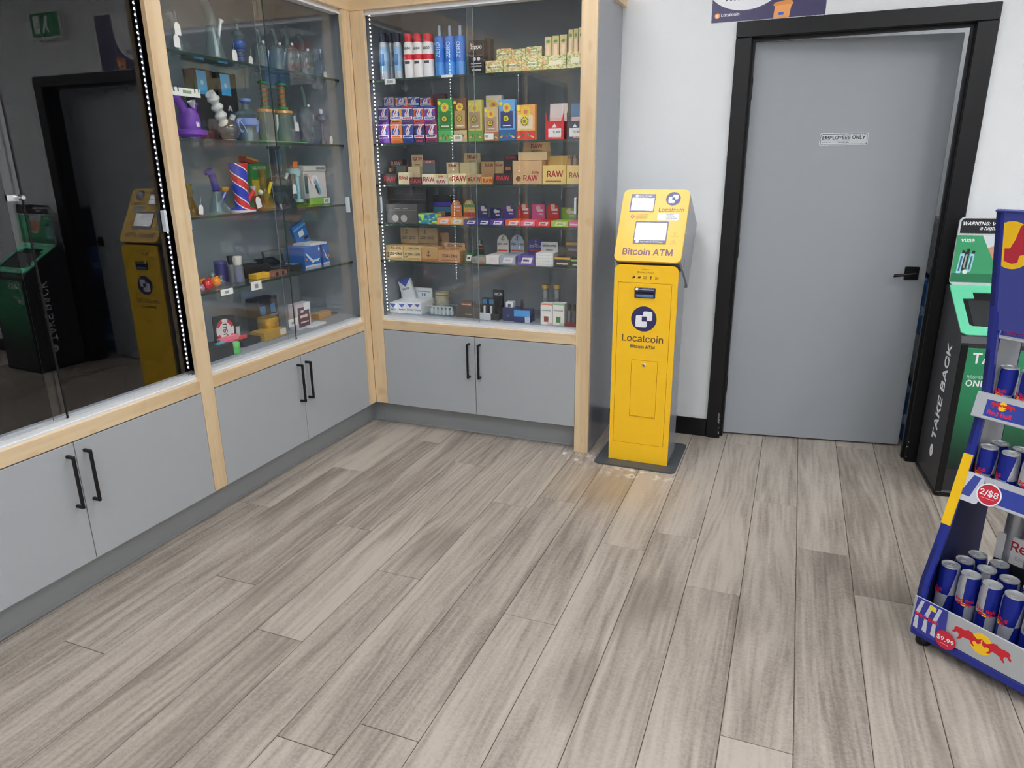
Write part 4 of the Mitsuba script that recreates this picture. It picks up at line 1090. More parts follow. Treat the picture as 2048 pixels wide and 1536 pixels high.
def s_spiral(t, w, d, h, a):
    r = w * .42
    M = Tm(-w * .06, r, 0)
    hb = h * .5
    gl(t, 'tank', [(0, 0), (r, 0), (r, hb), (r * .4, hb + .012)], GC, M=M)
    t.p('base_ring', lathe([(r * .5, 0), (r * 1.15, 0), (r * 1.15, .008), (r * .5, .008)], 24), mat('4f9a62', 0.15), M=M, smooth=40)
    t.p('tank_top', lathe([(r * .4, hb), (r * 1.02, hb), (r * .95, hb + .012), (r * .4, hb + .016)], 24), mat('c58a4e', 0.15), M=M, smooth=40)
    t.p('neck_ring', lathe([(r * .3, hb + .016), (r * .55, hb + .018), (r * .55, hb + .03), (r * .3, hb + .032)], 20), mat('2f7a4c', 0.15), M=M, smooth=40)
    z0, z1 = hb + .032, h - .02
    t.p('neck', lathe([(r * .36, z0), (r * .36, z1)], 18), mat('a86a4a', 0.2), M=M, smooth=True)
    s = np.linspace(0, 1, 60)
    hx = np.stack([r * .38 * np.cos(s * 26), r * .38 * np.sin(s * 26), z0 + (z1 - z0) * s], 1)
    t.p('spiral_thread', tube(hx, .0028, 6), mat('4f8a58', 0.2), M=M, smooth=True)
    t.p('mouth', lathe([(r * .3, z1), (r * .6, z1 + .004), (r * .6, z1 + .014), (r * .36, h), (r * .3, h)], 20), mat('2f7a4c', 0.15), M=M, smooth=40)
    t.p('core', lathe([(0, .01), (r * .4, .012), (r * .5, hb * .15), (r * .3, hb * .28), (0, hb * .3)], 16), mat('c29a7a', 0.2), M=M, smooth=50)
    t.p('side_tube', tube(curve([(r * .9, r, hb * .3), (r * 1.5, r * .9, hb * .55), (r * 1.55, r * .9, hb * .95)], 8), .007, 10), mat('c8d2d4', 0.15), M=Tm(-w * .06, 0, 0), smooth=True)
    if a.get('tags'):
        tag(t, r * .5, -.004, hb * .42, 1.3)

def s_silicone(t, w, d, h, a):
    P1 = mat('6a36a0', 0.45)
    r = w / 2
    M = Tm(0, r, 0)
    t.p('base', lathe([(0, 0), (r * .55, 0), (r * .6, .012), (r, .022), (r, .036), (r * .8, .042), (0, .042)], 28), P1, M=M, smooth=35)
    t.p('body', lathe([(0, .04), (r * .62, .04), (r * .66, .07), (r * .6, .10), (r * .42, .125), (0, .13)], 28), P1, M=M, smooth=50)
    t.p('horn', tube(curve([(-r * .2, r, .105), (-r * .55, r, .14), (-r * 1.0, r, h - .002)], 8), [.02, .019, .018, .017, .016, .016, .017, .018], 14), P1, smooth=True)
    t.p('horn', tube(curve([(r * .25, r, .11), (r * .5, r, .135), (r * .62, r, h * .86)], 8), [.016, .015, .014, .013, .013, .013, .014, .015], 14), P1, smooth=True)
    t.p('bowl', lathe([(.004, 0), (.018, .03), (.016, .03), (.003, .006)], 16), mat('c9ced4', 0.15), M=Tm(r * .0, r * .5, .125) @ Ry(-20), smooth=40)
    t.p('window', plate(rrect(-.008, .008, .052, .072, .003), r * .36, .001), mat('e0dce4', 0.4))

def s_twist(t, w, d, h, a):
    rb = .047
    t.p('ball', trimesh.creation.icosphere(3, rb), mat('3a3c42', 0.08, 0, 0.9), M=Tm(w / 2 - rb, rb, rb), smooth=True)
    s = np.linspace(0, 1, 40)
    pth = np.stack([(w / 2 - rb * 1.4) + s * (-w / 2 + .022 - (w / 2 - rb * 1.4)), np.full(40, rb), rb * 1.35 + s * (h - rb * 1.35 - .012)], 1)
    t.p('wavy_tube', tube(pth, .022 + .005 * np.sin(s * 22), 18), mat('c3c7c2', 0.25), smooth=True)
    t.p('mouth', tube([pth[-1], pth[-1] + (-.014, 0, .012)], .021, 16), mat('d0d4d0', 0.2), smooth=20)
    t.p('joint', tube([(w / 2 - rb * .5, rb, rb * 1.9), (w / 2 - rb * .3, rb * .9, rb * 2.35)], .012, 12), mat('aab0b2', 0.15), smooth=20)
    t.p('ball_foot', lathe([(0, 0), (.03, 0), (.028, .006), (0, .006)], 18), mat('b8a8a0', 0.2), M=Tm(w / 2 - rb, rb, 0))
    t.p('cord', tube(curve([(w / 2 - rb * .4, rb * .4, rb * 2.0), (w / 2 + .0, rb * .2, rb * 1.6), (w / 2 + .022, rb * .1, rb * .8)], 10), .0016, 6), mat('c8ccca', 0.4), smooth=True)

def s_bluebong(t, w, d, h, a):
    r = w * .30
    M = Tm(w * .08, r, 0)
    hb = h * .5
    gl(t, 'flask', [(0, 0), (r, 0), (r * .95, .012), (r * .5, hb * .75), (r * .4, hb)], GC, M=M)
    t.p('neck', tube(curve([(w * .08, r, hb), (w * .04, r, h * .7), (-w * .02, r, h * .88), (-w * .1, r, h - .01)], 10), r * .34, 14), mat('2f2f78', 0.12), smooth=True)
    t.p('mouth', tube([(-w * .1, r, h - .014), (-w * .14, r, h - .002)], r * .45, 14), mat('3a3488', 0.12), smooth=20)
    t.p('downstem', tube([(w * .1, r, hb * .3), (w * .36, r * .8, hb * .92)], .011, 12), mat('2f3f88', 0.12), smooth=20)
    t.p('bowl', lathe([(.006, 0), (.02, .016), (.021, .026), (.016, .026), (.005, .006)], 18), mat('c8932e', 0.12, 0.1), M=Tm(w * .36, r * .8, hb * .92), smooth=40)
    t.p('core', lathe([(0, .006), (r * .35, .006), (r * .22, hb * .3), (r * .3, hb * .5), (0, hb * .52)], 14), mat('c2ccd8', 0.12), M=M, smooth=50)
    t.p('side_handle', tube([(w * .3, r, hb * .35), (w * .48, r, .012)], .007, 10), mat('c8d2d4', 0.15), smooth=True)

def stripe_fn(p, n, uv):
    v = uv.y * 2.3 + uv.x * 1.6
    f = v - dr.floor(v)
    c = dr.select(f < 0.42, mi.Color3f(*lin('c8242a')), mi.Color3f(*lin('2a3cb4')))
    wh = (dr.abs(f - 0.42) < 0.035) | (f < 0.03) | (f > 0.97)
    return dr.select(wh, mi.Color3f(*lin('e6e4e6')), c)
pmat('stripe_print', stripe_fn, 0.4)

def s_striped(t, w, d, h, a):
    r = w * .40
    prof = [(0, 0), (r * 1.25, 0), (r * 1.3, .008), (r * .75, .018), (r * .7, h * .3), (r * .82, h * .5), (r * .8, h * .7), (r * .95, h * .985), (r * .85, h), (r * .8, h * .97), (0, h * .9)]
    m = lathe(prof, 28)
    uvs = np.stack([np.arctan2(m.vertices[:, 0], -m.vertices[:, 1]) / (2 * np.pi), m.vertices[:, 2] / h], 1)
    V = m.vertices[m.faces].reshape(-1, 3)
    U_ = uvs[m.faces]
    U_[..., 0] = np.where((U_[..., 0].max(1) - U_[..., 0].min(1) > .5)[:, None] & (U_[..., 0] < 0), U_[..., 0] + 1, U_[..., 0])
    t.p('body', (V, np.arange(len(V)).reshape(-1, 3)), 'stripe_print', uv=U_.reshape(-1, 2), M=Tm(-w * .08, r, 0))
    t.p('foot_rim', lathe([(r * .9, 0), (r * 1.34, 0), (r * 1.34, .006), (r * .9, .006)], 24), mat('dcd6da', 0.4), M=Tm(-w * .08, r, 0))
    t.p('side_arm', tube([(r * .3, r * .7, h * .2), (r * 1.15, r * .5, h * .42)], .011, 12), mat('c02a30', 0.4), smooth=20)
    t.p('bowl', lathe([(.006, 0), (.016, .02), (.013, .02), (.004, .005)], 16), mat('d0d2d4', 0.15), M=Tm(r * 1.15, r * .5, h * .42), smooth=30)
    tag(t, r * 1.0, -.01, .012, 1.5, -12)

def s_yellowrig(t, w, d, h, a):
    Y1 = 'e6d23c'
    r = w * .33
    M = Tm(w * .12, r, 0)
    gl(t, 'flask', [(0, 0), (r, 0), (r, .01), (r * .5, h * .42), (r * .36, h * .5)], 'e8dc78', M=M)
    t.p('neck', tube_wall([(w * .12, r, h * .48), (w * .08, r, h * .99)], r * .33, .0022), solid_glass('ecdf84'), smooth=40)
    t.p('slanted_stem', tube([(-w * .02, r * .7, h * .1), (w * .3, r * .5, h * .66)], .008, 12), mat('d8c21e', 0.12), smooth=20)
    t.p('amber_base', lathe([(0, .001), (r * .9, .001), (r * .9, .014), (r * .5, .03), (0, .032)], 20), mat('c9a62a', 0.15), M=M, smooth=40)
    t.p('bead', trimesh.creation.icosphere(2, .013), mat('e8e4c8', 0.1), M=Tm(-w * .25, r * .5, h * .42), smooth=True)
    t.p('front_arm', tube([(-w * .25, r * .5, h * .38), (-w * .05, r * .7, h * .05)], .009, 10), solid_glass('e6d23c'), smooth=True)

def s_recycler2(t, w, d, h, a):
    r = w * .36
    M = Tm(0, r, 0)
    gl(t, 'tall_tube', [(r * .5, h * .52), (r * .42, h * .6), (r * .52, h * .97), (r * .6, h)], '8fb4c8', M=M)
    t.p('dark_rim', lathe([(r * .46, h * .965), (r * .62, h * .965), (r * .64, h), (r * .5, h)], 20), mat('2a3440', 0.2), M=M, smooth=30)
    for s in (-1, 0, 1):
        t.p('rib', tube([(s * r * .3, r * .52, h * .6), (s * r * .36, r * .5, h * .95)], .003, 6), mat('4f7a98', 0.2))
    gl(t, 'bulb', [(r * .5, h * .52), (r * 1.0, h * .46), (r * 1.05, h * .36), (r * .7, h * .28), (r * .6, h * .26)], 'b4c6cc', M=M)
    gl(t, 'lower_bulb', [(r * .6, h * .26), (r * .95, h * .2), (r * .9, h * .1), (r * .6, h * .04)], 'a8bcc4', M=M)
    t.p('core', lathe([(0, h * .05), (r * .4, h * .06), (r * .25, h * .18), (r * .45, h * .28), (r * .2, h * .36), (0, h * .37)], 14), mat('8fa2ac', 0.15), M=M, smooth=50)
    t.p('foot', lathe([(0, 0), (r * .9, 0), (r * .7, .02), (r * .3, .026), (0, .026)], 20), mat('26282c', 0.2), M=M, smooth=40)
    t.p('joint', tube([(r * .9, r * .8, h * .4), (r * 1.35, r * .7, h * .56)], .008, 10), mat('c2cccf', 0.15), smooth=20)
    tag(t, r * 1.3, -.002, h * .22, 1.35)

def s_bubblepack(t, w, d, h, a):
    bw = w * .62
    t.p('box', bx(-w * .12, w * .5, d * .2, d, .035, h * .86, .002), mat('d4d3d0', 0.5))
    t.p('box_top', bx(-w * .12, w * .5, d * .15, d, h * .86, h, .002), mat('dcdbd8', 0.5))
    t.p('top_print', plate(sbox(w * .22, h * .9, w * .46, h * .96), d * .15, .0006), mat('8a8c8e', 0.5))
    t.p('green_foot', bx(-w * .1, w * .5, 0, d * .9, 0, .034, .004), mat('7fb040', 0.4))
    t.p('barcode_label', plate(sbox(w * .3, .004, w * .48, .032), 0, .0006), mat('e4e6e4', 0.5))
    for k in range(5):
        t.p('barcode_bar', plate(sbox(w * .335 + .006 * k, .008, w * .335 + .003 + .006 * k, .026), -.0006, .0003), mat('3a3c3e', 0.5))
    t.p('blister', bx(-w * .28, -w * .10, 0, d * .5, .01, h * .78), glass('dfe8ea'))
    for z0, z1, rr in ((.02, .035, .022), (.035, .15, .010), (.15, .165, .016)):
        t.p('teal_pipe', lathe([(0, z0), (rr, z0), (rr, z1), (0, z1)], 18), mat('8cc0ca', 0.35), M=Tm(-w * .30, .02, 0), smooth=30)
    t.p('lid_ring', lathe([(0, h * .80), (.036, h * .80), (.036, h * .9), (.03, h * .93), (0, h * .93)], 24), mat('9fbfc4', 0.4), M=Tm(-w * .30, d * .4, 0), smooth=30)
    t.p('orange_tab', plate(affinity.skew(sbox(-w * .33, h * .92, -w * .21, h * 1.1), 12, 0), d * .35, .004), mat('f07828', 0.4))
    cm = t.p('round_print', plate(Point(w * .18, h * .62).buffer(.028, quad_segs=10).difference(Point(w * .18, h * .62).buffer(.016)), d * .2, .0008), mat('eceff0', 0.4))
    t.p('strap_print', plate(affinity.translate(affinity.rotate(rrect(-.014, .014, -.04, .04, .01), 28), w * .24, h * .44), d * .2 - .0008, .0008), mat('6fa8bc', 0.4))
    t.p('strap_core', plate(affinity.translate(affinity.rotate(rrect(-.007, .007, -.03, .02, .005), 28), w * .22, h * .42), d * .2 - .0016, .0006), mat('3a4448', 0.4))
    t.p('teal_print', plate(sbox(-w * .11, h * .3, -w * .02, h * .74), d * .2, .0008), mat('3f6f7c', 0.4))
    t.p('orange_line', tube(curve([(-w * .1, d * .19, h * .8), (0, d * .19, h * .74), (w * .06, d * .19, h * .55)], 8), .0016, 6), mat('e07a3a', 0.4))

def s_ball(t, w, d, h, a):
    r = w * .46
    if a['col']:
        t.p('ball', trimesh.creation.icosphere(3, r), mat(a['col'], 0.1, 0, 0.8), M=Tm(0, r, r), smooth=True)
        t.p('spout', tube([(r * .3, r, r * 1.5), (r * .6, r, r * 2.1)], .006, 10), mat(a['col'], 0.1, 0, 0.8), smooth=20)
    else:
        t.p('ball', trimesh.creation.icosphere(3, r * .8), solid_glass(GC), M=Tm(0, r, r * .8), smooth=True)
        t.p('upper_ball', trimesh.creation.icosphere(3, r * .55), solid_glass(GC), M=Tm(0, r, r * 1.95), smooth=True)
        t.p('joint', lathe([(0, 0), (r * .3, 0), (r * .22, r * .8), (0, r * .8)], 12), mat('d4dade', 0.12), M=Tm(0, r, r * 1.1), smooth=40)

def s_vial(t, w, d, h, a):
    r = w * .42
    M = Tm(0, r, 0)
    gl(t, 'vial_wall', [(0, 0), (r, 0), (r, h * .62), (r * .8, h * .68)], '', 20, M=M)
    t.p('filling', lathe([(0, .004), (r * .82, .004), (r * .82, h * .5), (0, h * .5)], 16), mat(a['fill'], 0.3), M=M, smooth=30)
    t.p('cap', lathe([(0, h * .68), (r * .72, h * .68), (r * .95, h * .96), (r * .95, h), (0, h)], 20), mat(a['cap'], 0.3), M=M, smooth=30)

def s_scale(t, w, d, h, a):
    t.p('base', bx(-w * .45, w * .5, 0, d, 0, .026, .004), mat('1e2023', 0.35))
    t.p('platform', bx(-w * .35, w * .2, .02, d - .02, .026, .03, .002), mat('3a3e42', 0.3))
    t.p('display', bx(w * .26, w * .42, .02, d - .04, .026, .028), mat('8a96a0', 0.3))
    L_ = Tm(-w * .45, d * .4, .03) @ Ry(0) @ Rx(-62)
    t.p('lid', bx(0, w * .62, 0, .004, 0, h * 1.0), glass('6a7a80'), M=L_)
    rim = cat(bx(0, w * .62, -.003, .007, 0, .005), bx(0, w * .62, -.003, .007, h - .005, h), bx(0, .005, -.003, .007, 0, h), bx(w * .62 - .005, w * .62, -.003, .007, 0, h))
    t.p('lid_rim', rim, mat('22262a', 0.3), M=Tm(-w * .45, d * .4, .03) @ Rx(-12))
    t.p('button', lathe([(0, 0), (.008, 0), (.006, .004), (0, .004)], 14), mat('5a6a78', 0.3), M=Tm(w * .4, .02, .026), smooth=30)

def s_bluebox(t, w, d, h, a):
    t.p('body', bx(-w / 2, w / 2, 0, d, 0, h, .0015), mat('2464b0', 0.35))
    t.p('white_lid', bx(-w * .2, w / 2, .01, d, h, h + .012, .001), mat('d8dadc', 0.5))
    t.p('dark_corner', plate(sbox(w * .14, 0, w * .22, h), 0, .0006), mat('22286c', 0.4))
    t.p('foot_band', plate(sbox(-w * .5, 0, w * .5, h * .1), 0, .0005), mat('c8ccd8', 0.4))
    for q in (Polygon([(-.46, .75), (-.12, .25), (-.2, .16), (-.44, .62)]), Polygon([(-.3, .3), (.1, .38), (.02, .22)]), Polygon([(.26, .8), (.36, .3), (.48, .16), (.4, .36)]), Polygon([(.05, .88), (.1, .92), (.12, .76), (.06, .74)])):
        t.p('streak_print', plate(affinity.scale(q, w, h, origin=(0, 0)), -.0006, .0005), mat('c9ddf0', 0.4))
    for x in (-.47, .44):
        t.p('orange_mark', plate(sbox(x * w, h * .34, (x + .06) * w, h * .46), -.0006, .0005), mat('e07a2a', 0.4))

def s_signboard(t, w, d, h, a):
    M = Ry(5) @ Rx(-4)
    e = a.get('ext', 0)
    t.p('board', plate(rrect(-w / 2, w / 2, -e * .84, h, .012), .006, .006), mat('1b1b1d', 0.4), M=M)
    c = (0, h * .5 + .014)
    r = w * .41
    t.p('emblem', plate(Point(c).buffer(r, quad_segs=16), 0, .0008), mat('dcd4d4', 0.4), M=M)
    for an in (0, 90, 180, 270):
        seg = Polygon([c, (c[0] + 2 * r * math.cos(math.radians(an + 20)), c[1] + 2 * r * math.sin(math.radians(an + 20))), (c[0] + 2 * r * math.cos(math.radians(an + 68)), c[1] + 2 * r * math.sin(math.radians(an + 68)))])
        t.p('red_segment', plate(Point(c).buffer(r, quad_segs=16).difference(Point(c).buffer(r * .72)).intersection(seg), -.0008, .0006), mat('c02838', 0.4), M=M)
    m = text('USU', r * .62, r * 1.2); m.apply_transform(Rz(90)); m.apply_translation((c[0], c[1], 0))
    t.p('lettering', front(m, -.0008), mat('2a2426', 0.5), M=M)

STYLES = {k[2:]: v for k, v in list(globals().items()) if k.startswith('s_')}
ITEMS = [
 ('B', 0.089, 0.139, 0.1, 1.915, 0.227, 0, 'can', 'fuel_can', 'can', 'silver fuel can with navy cap, leftmost on the top shelf of the back cabinet', '', {'body': 'b9c0c8', 'cap': '15172e', 'capf': 0.2, 'bands': [(0.18, 0.7, '8fb6d6')], 'marks': [(0.3, 0.55, '2f6fae')]}),
 ('B', 0.096, 0.137, 0.17, 1.915, 0.237, 0, 'can', 'fuel_can', 'can', 'silver fuel can with navy cap half hidden behind its two silver neighbours', '', {'body': 'b9c0c8', 'cap': '15172e', 'capf': 0.2, 'bands': [(0.3, 0.6, '9aa4ae')]}),
 ('B', 0.178, 0.221, 0.1, 1.915, 0.221, 0, 'can', 'fuel_can', 'can', 'silver fuel can with navy cap beside the red-capped white cans', '', {'body': 'b9c0c8', 'cap': '15172e', 'capf': 0.2, 'bands': [(0.18, 0.7, '8fb6d6')], 'marks': [(0.3, 0.55, '2f6fae')]}),
 ('B', 0.236, 0.29, 0.1, 1.915, 0.217, 0, 'can', 'fuel_can', 'can', 'white fuel can with red cap and red band, left one of three', '', {'body': 'ecebea', 'cap': 'd2232e', 'capf': 0.2, 'bands': [(0.41, 0.53, 'd03038')], 'text': ('zippo', 0.66, 0.035, '2a2a2e'), 'marks': [(0.32, 0.38, '444448')]}),
 ('B', 0.29, 0.344, 0.1, 1.915, 0.213, 0, 'can', 'fuel_can', 'can', 'white fuel can with red cap and red band, middle one of three', '', {'body': 'ecebea', 'cap': 'd2232e', 'capf': 0.2, 'bands': [(0.41, 0.53, 'd03038')], 'text': ('zippo', 0.66, 0.035, '2a2a2e'), 'marks': [(0.32, 0.38, '444448')]}),
 ('B', 0.344, 0.403, 0.1, 1.915, 0.21, 0, 'can', 'fuel_can', 'can', 'white fuel can with red cap, right one of three, beside the blue cans', '', {'body': 'ecebea', 'cap': 'd2232e', 'capf': 0.2, 'bands': [(0.41, 0.53, 'd03038')], 'text': ('zippo', 0.66, 0.035, '2a2a2e'), 'marks': [(0.32, 0.38, '444448')]}),
 ('B', 0.336, 0.369, 0.19, 1.915, 0.219, 0, 'can', 'fuel_can', 'can', 'white red-capped fuel can standing behind the third white can', '', {'body': 'e2e2e2', 'cap': 'c2222c', 'capf': 0.2}),
 ('B', 0.415, 0.469, 0.1, 1.915, 0.239, 0, 'can', 'fuel_can', 'can', 'tall blue fuel can with slim clear cap, left one of three', '', {'body': '2d73cc', 'cap': '9fb0c4', 'capf': 0.21, 'bands': [(0.02, 0.28, '4f95dc')], 'vtext': ('ZERO', 0.52, 0.3, 'a9d0f0'), 'nozzle': 1}),
 ('B', 0.471, 0.528, 0.1, 1.915, 0.235, 0, 'can', 'fuel_can', 'can', 'tall blue fuel can with slim clear cap, middle one of three', '', {'body': '2d73cc', 'cap': '9fb0c4', 'capf': 0.21, 'bands': [(0.02, 0.28, '4f95dc')], 'vtext': ('ZERO', 0.52, 0.3, 'a9d0f0'), 'nozzle': 1}),
 ('B', 0.529, 0.585, 0.1, 1.915, 0.232, 0, 'can', 'fuel_can', 'can', 'tall blue fuel can with slim clear cap, right one beside the black box', '', {'body': '2d73cc', 'cap': '9fb0c4', 'capf': 0.21, 'bands': [(0.02, 0.28, '4f95dc')], 'vtext': ('ZERO', 0.52, 0.3, 'a9d0f0'), 'nozzle': 1}),
 ('B', 0.612, 0.697, 0.1, 1.915, 0.155, 0.05, 'box', 'lighter_box', 'box', 'black upright box with white lettering on the top shelf beside the blue cans', '', {'col': '1c1a1d', 'deco': [('t', 'zippo', 0.5, 0.74, 0.11, 'e8e6e4'), ('r', 0.1, 0.54, 0.9, 0.57, '7a1f28'), ('o', 0.38, 0.45, 0.1, 'cfcfcf'), ('o', 0.66, 0.45, 0.1, 'cfcfcf'), ('r', 0.15, 0.3, 0.85, 0.33, 'b8b8b8'), ('r', 0.15, 0.22, 0.85, 0.25, '9a9a9a'), ('r', 0.2, 0.1, 0.8, 0.15, 'b8b8b8'), ('o', 0.2, 0.88, 0.07, 'c8c0b0')]}),
 ('B', 0.676, 0.709, 0.15, 1.915, 0.17, 0.05, 'box', 'lighter_box', 'box', 'dark striped box standing behind the black lettered box', '', {'col': '2a2527', 'deco': [('r', 0.1, 0.1, 0.25, 0.9, 'b9a79a'), ('r', 0.45, 0.1, 0.6, 0.9, 'b9a79a')]}),
 ('B', 0.702, 0.798, 0.1, 1.915, 0.058, 0.06, 'box', 'hemp_wrap_box', 'box', 'leaf-patterned cream and green box, leftmost of the lower row of three', '', {'col': 'leaf', 'deco': [('r', 0.3, 0.32, 0.75, 0.62, 'e8e6c8'), ('t', 'hemparillo', 0.52, 0.38, 0.16, '5b6a3a')]}),
 ('B', 0.8, 0.896, 0.1, 1.915, 0.061, 0.06, 'box', 'hemp_wrap_box', 'box', 'leaf-patterned cream and green box, middle of the lower row of three', '', {'col': 'leaf', 'deco': [('r', 0.3, 0.32, 0.75, 0.62, 'e8e6c8'), ('t', 'hemparillo', 0.52, 0.38, 0.16, '5b6a3a')]}),
 ('B', 0.897, 1.003, 0.1, 1.915, 0.064, 0.06, 'box', 'hemp_wrap_box', 'box', 'leaf-patterned cream and green box, right of the lower row, beside the upright sticks', '', {'col': 'leaf', 'deco': [('r', 0.3, 0.32, 0.75, 0.62, 'e8e6c8'), ('t', 'hemparillo', 0.52, 0.38, 0.16, '5b6a3a')]}),
 ('B', 0.733, 0.813, 0.17, 1.983, 0.051, 0.06, 'box', 'hemp_wrap_box', 'box', 'leaf-patterned cream and green box, left of the upper row of three', '', {'col': 'leaf', 'deco': [('r', 0.3, 0.32, 0.75, 0.62, 'e8e6c8'), ('t', 'hemparillo', 0.52, 0.38, 0.16, '5b6a3a')], 'ext': 0.068}),
 ('B', 0.814, 0.889, 0.17, 1.985, 0.043, 0.06, 'box', 'hemp_wrap_box', 'box', 'leaf-patterned cream and green box, middle of the upper row of three', '', {'col': 'leaf', 'deco': [('r', 0.3, 0.32, 0.75, 0.62, 'e8e6c8'), ('t', 'hemparillo', 0.52, 0.38, 0.16, '5b6a3a')], 'ext': 0.07}),
 ('B', 0.891, 0.976, 0.17, 1.989, 0.045, 0.06, 'box', 'hemp_wrap_box', 'box', 'leaf-patterned cream and green box, right of the upper row of three', '', {'col': 'leaf', 'deco': [('r', 0.3, 0.32, 0.75, 0.62, 'e8e6c8'), ('t', 'hemparillo', 0.52, 0.38, 0.16, '5b6a3a')], 'ext': 0.074}),
 ('B', 1.002, 1.119, 0.11, 1.915, 0.154, 0.05, 'sticks', 'cone_display', 'display box', 'leaf-patterned display of three upright slim packs on the top shelf, left one', '', {'col': 'leaf'}),
 ('B', 1.121, 1.2, 0.11, 1.915, 0.178, 0.05, 'sticks', 'cone_display', 'display box', 'leaf-patterned display of three upright slim packs on the top shelf, half behind stile', '', {'col': 'leaf'}),
 ('B', 0.063, 0.134, 0.1, 1.597, 0.109, 0.03, 'wrap', 'wrap_packet', 'packet', 'purple wrap packet with white label in the front row of the second shelf', '', {'col': '7b3fae', 'c2': '5a2a90'}),
 ('B', 0.137, 0.212, 0.1, 1.597, 0.107, 0.03, 'wrap', 'wrap_packet', 'packet', 'orange wrap packet with white label in the front row of the second shelf', '', {'col': 'ee8a3c', 'c2': 'e0661e'}),
 ('B', 0.213, 0.28, 0.1, 1.597, 0.105, 0.03, 'wrap', 'wrap_packet', 'packet', 'blue wrap packet with white label in the front row of the second shelf', '', {'col': '27479c', 'c2': '1c2f78'}),
 ('B', 0.282, 0.348, 0.1, 1.597, 0.103, 0.03, 'wrap', 'wrap_packet', 'packet', 'dark plum wrap packet with white label in the front row of the second shelf', '', {'col': '3a2a50', 'c2': 'c03a50'}),
 ('B', 0.35, 0.421, 0.1, 1.597, 0.101, 0.03, 'wrap', 'wrap_packet', 'packet', 'maroon wrap packet with white label in the front row of the second shelf', '', {'col': '8a2f5e', 'c2': '6a1f4a'}),
 ('B', 0.036, 0.102, 0.15, 1.704, 0.085, 0.03, 'wrap', 'wrap_packet', 'packet', 'violet grey wrap packet in the middle tier on the second shelf', '', {'col': '6b4fa0', 'c2': '3d3f86', 'ext': 0.107}),
 ('B', 0.111, 0.187, 0.15, 1.702, 0.084, 0.03, 'wrap', 'wrap_packet', 'packet', 'golden wrap packet in the middle tier on the second shelf', '', {'col': 'd8a43a', 'c2': '2b4ea0', 'ext': 0.105}),
 ('B', 0.183, 0.254, 0.15, 1.7, 0.084, 0.03, 'wrap', 'wrap_packet', 'packet', 'slate blue wrap packet in the middle tier on the second shelf', '', {'col': '4a4a8a', 'c2': 'b23848', 'ext': 0.103}),
 ('B', 0.254, 0.319, 0.15, 1.698, 0.083, 0.03, 'wrap', 'wrap_packet', 'packet', 'orange-red wrap packet in the middle tier on the second shelf', '', {'col': 'd2643c', 'c2': '2b4ea0', 'ext': 0.101}),
 ('B', 0.319, 0.389, 0.15, 1.696, 0.083, 0.03, 'wrap', 'wrap_packet', 'packet', 'magenta wrap packet in the middle tier on the second shelf', '', {'col': '9a3a8c', 'c2': '2b4ea0', 'ext': 0.099}),
 ('B', 0.039, 0.106, 0.21, 1.787, 0.057, 0.03, 'wrap', 'wrap_packet', 'packet', 'pale lilac wrap packet in the rear top tier on the second shelf', '', {'col': 'b9a0b8', 'c2': '8a5f86', 'ext': 0.19}),
 ('B', 0.115, 0.193, 0.21, 1.784, 0.056, 0.03, 'wrap', 'wrap_packet', 'packet', 'bright orange wrap packet in the rear top tier on the second shelf', '', {'col': 'e98a4a', 'c2': '2b4ea0', 'ext': 0.187}),
 ('B', 0.194, 0.264, 0.21, 1.781, 0.056, 0.03, 'wrap', 'wrap_packet', 'packet', 'royal blue wrap packet in the rear top tier on the second shelf', '', {'col': '223f92', 'c2': '8f9fd0', 'ext': 0.184}),
 ('B', 0.265, 0.337, 0.21, 1.778, 0.056, 0.03, 'wrap', 'wrap_packet', 'packet', 'rust wrap packet in the rear top tier on the second shelf', '', {'col': 'd8683a', 'c2': '2b4ea0', 'ext': 0.181}),
 ('B', 0.422, 0.509, 0.11, 1.597, 0.213, 0.03, 'sunbox', 'cigar_wrap_box', 'box', 'tall green box with a yellow sun emblem on the second shelf', '', {'col': '3f9a45', 'panel': '2f7d38', 'foot': '56b060'}),
 ('B', 0.513, 0.589, 0.11, 1.597, 0.212, 0.03, 'sunbox', 'cigar_wrap_box', 'box', 'tall brown box with a yellow sun emblem on the second shelf', '', {'col': '6a4632', 'panel': 'b0905c', 'foot': 'c9b48c'}),
 ('B', 0.595, 0.674, 0.11, 1.597, 0.2, 0.03, 'sunbox', 'cigar_wrap_box', 'box', 'tall yellow-green box with a yellow sun emblem on the second shelf', '', {'col': 'c9c06a', 'panel': 'a98a68', 'foot': '6aa04a'}),
 ('B', 0.686, 0.764, 0.11, 1.597, 0.163, 0.03, 'sunbox', 'cigar_wrap_box', 'box', 'tall tan box with a yellow sun emblem on the second shelf', '', {'col': 'c9b292', 'panel': 'b98f78', 'foot': 'a86a5a'}),
 ('B', 0.767, 0.855, 0.11, 1.597, 0.196, 0.03, 'sunbox', 'cigar_wrap_box', 'box', 'tall light blue box with a yellow sun emblem on the second shelf', '', {'col': '6aa6dc', 'panel': '3a4278', 'foot': '2a5f9c'}),
 ('B', 0.861, 0.962, 0.11, 1.597, 0.167, 0.03, 'sunbox', 'cigar_wrap_box', 'box', 'tall orange box with a yellow sun emblem on the second shelf', '', {'col': 'e2a45a', 'panel': 'e6d2b0', 'foot': 'd03a3a'}),
 ('B', 0.662, 0.751, 0.19, 1.597, 0.225, 0.03, 'sunbox', 'cigar_wrap_box', 'box', 'tall white box with a yellow sun emblem on the second shelf', '', {'col': 'e0d6c4', 'panel': 'd8c8a0', 'foot': 'c8a04a'}),
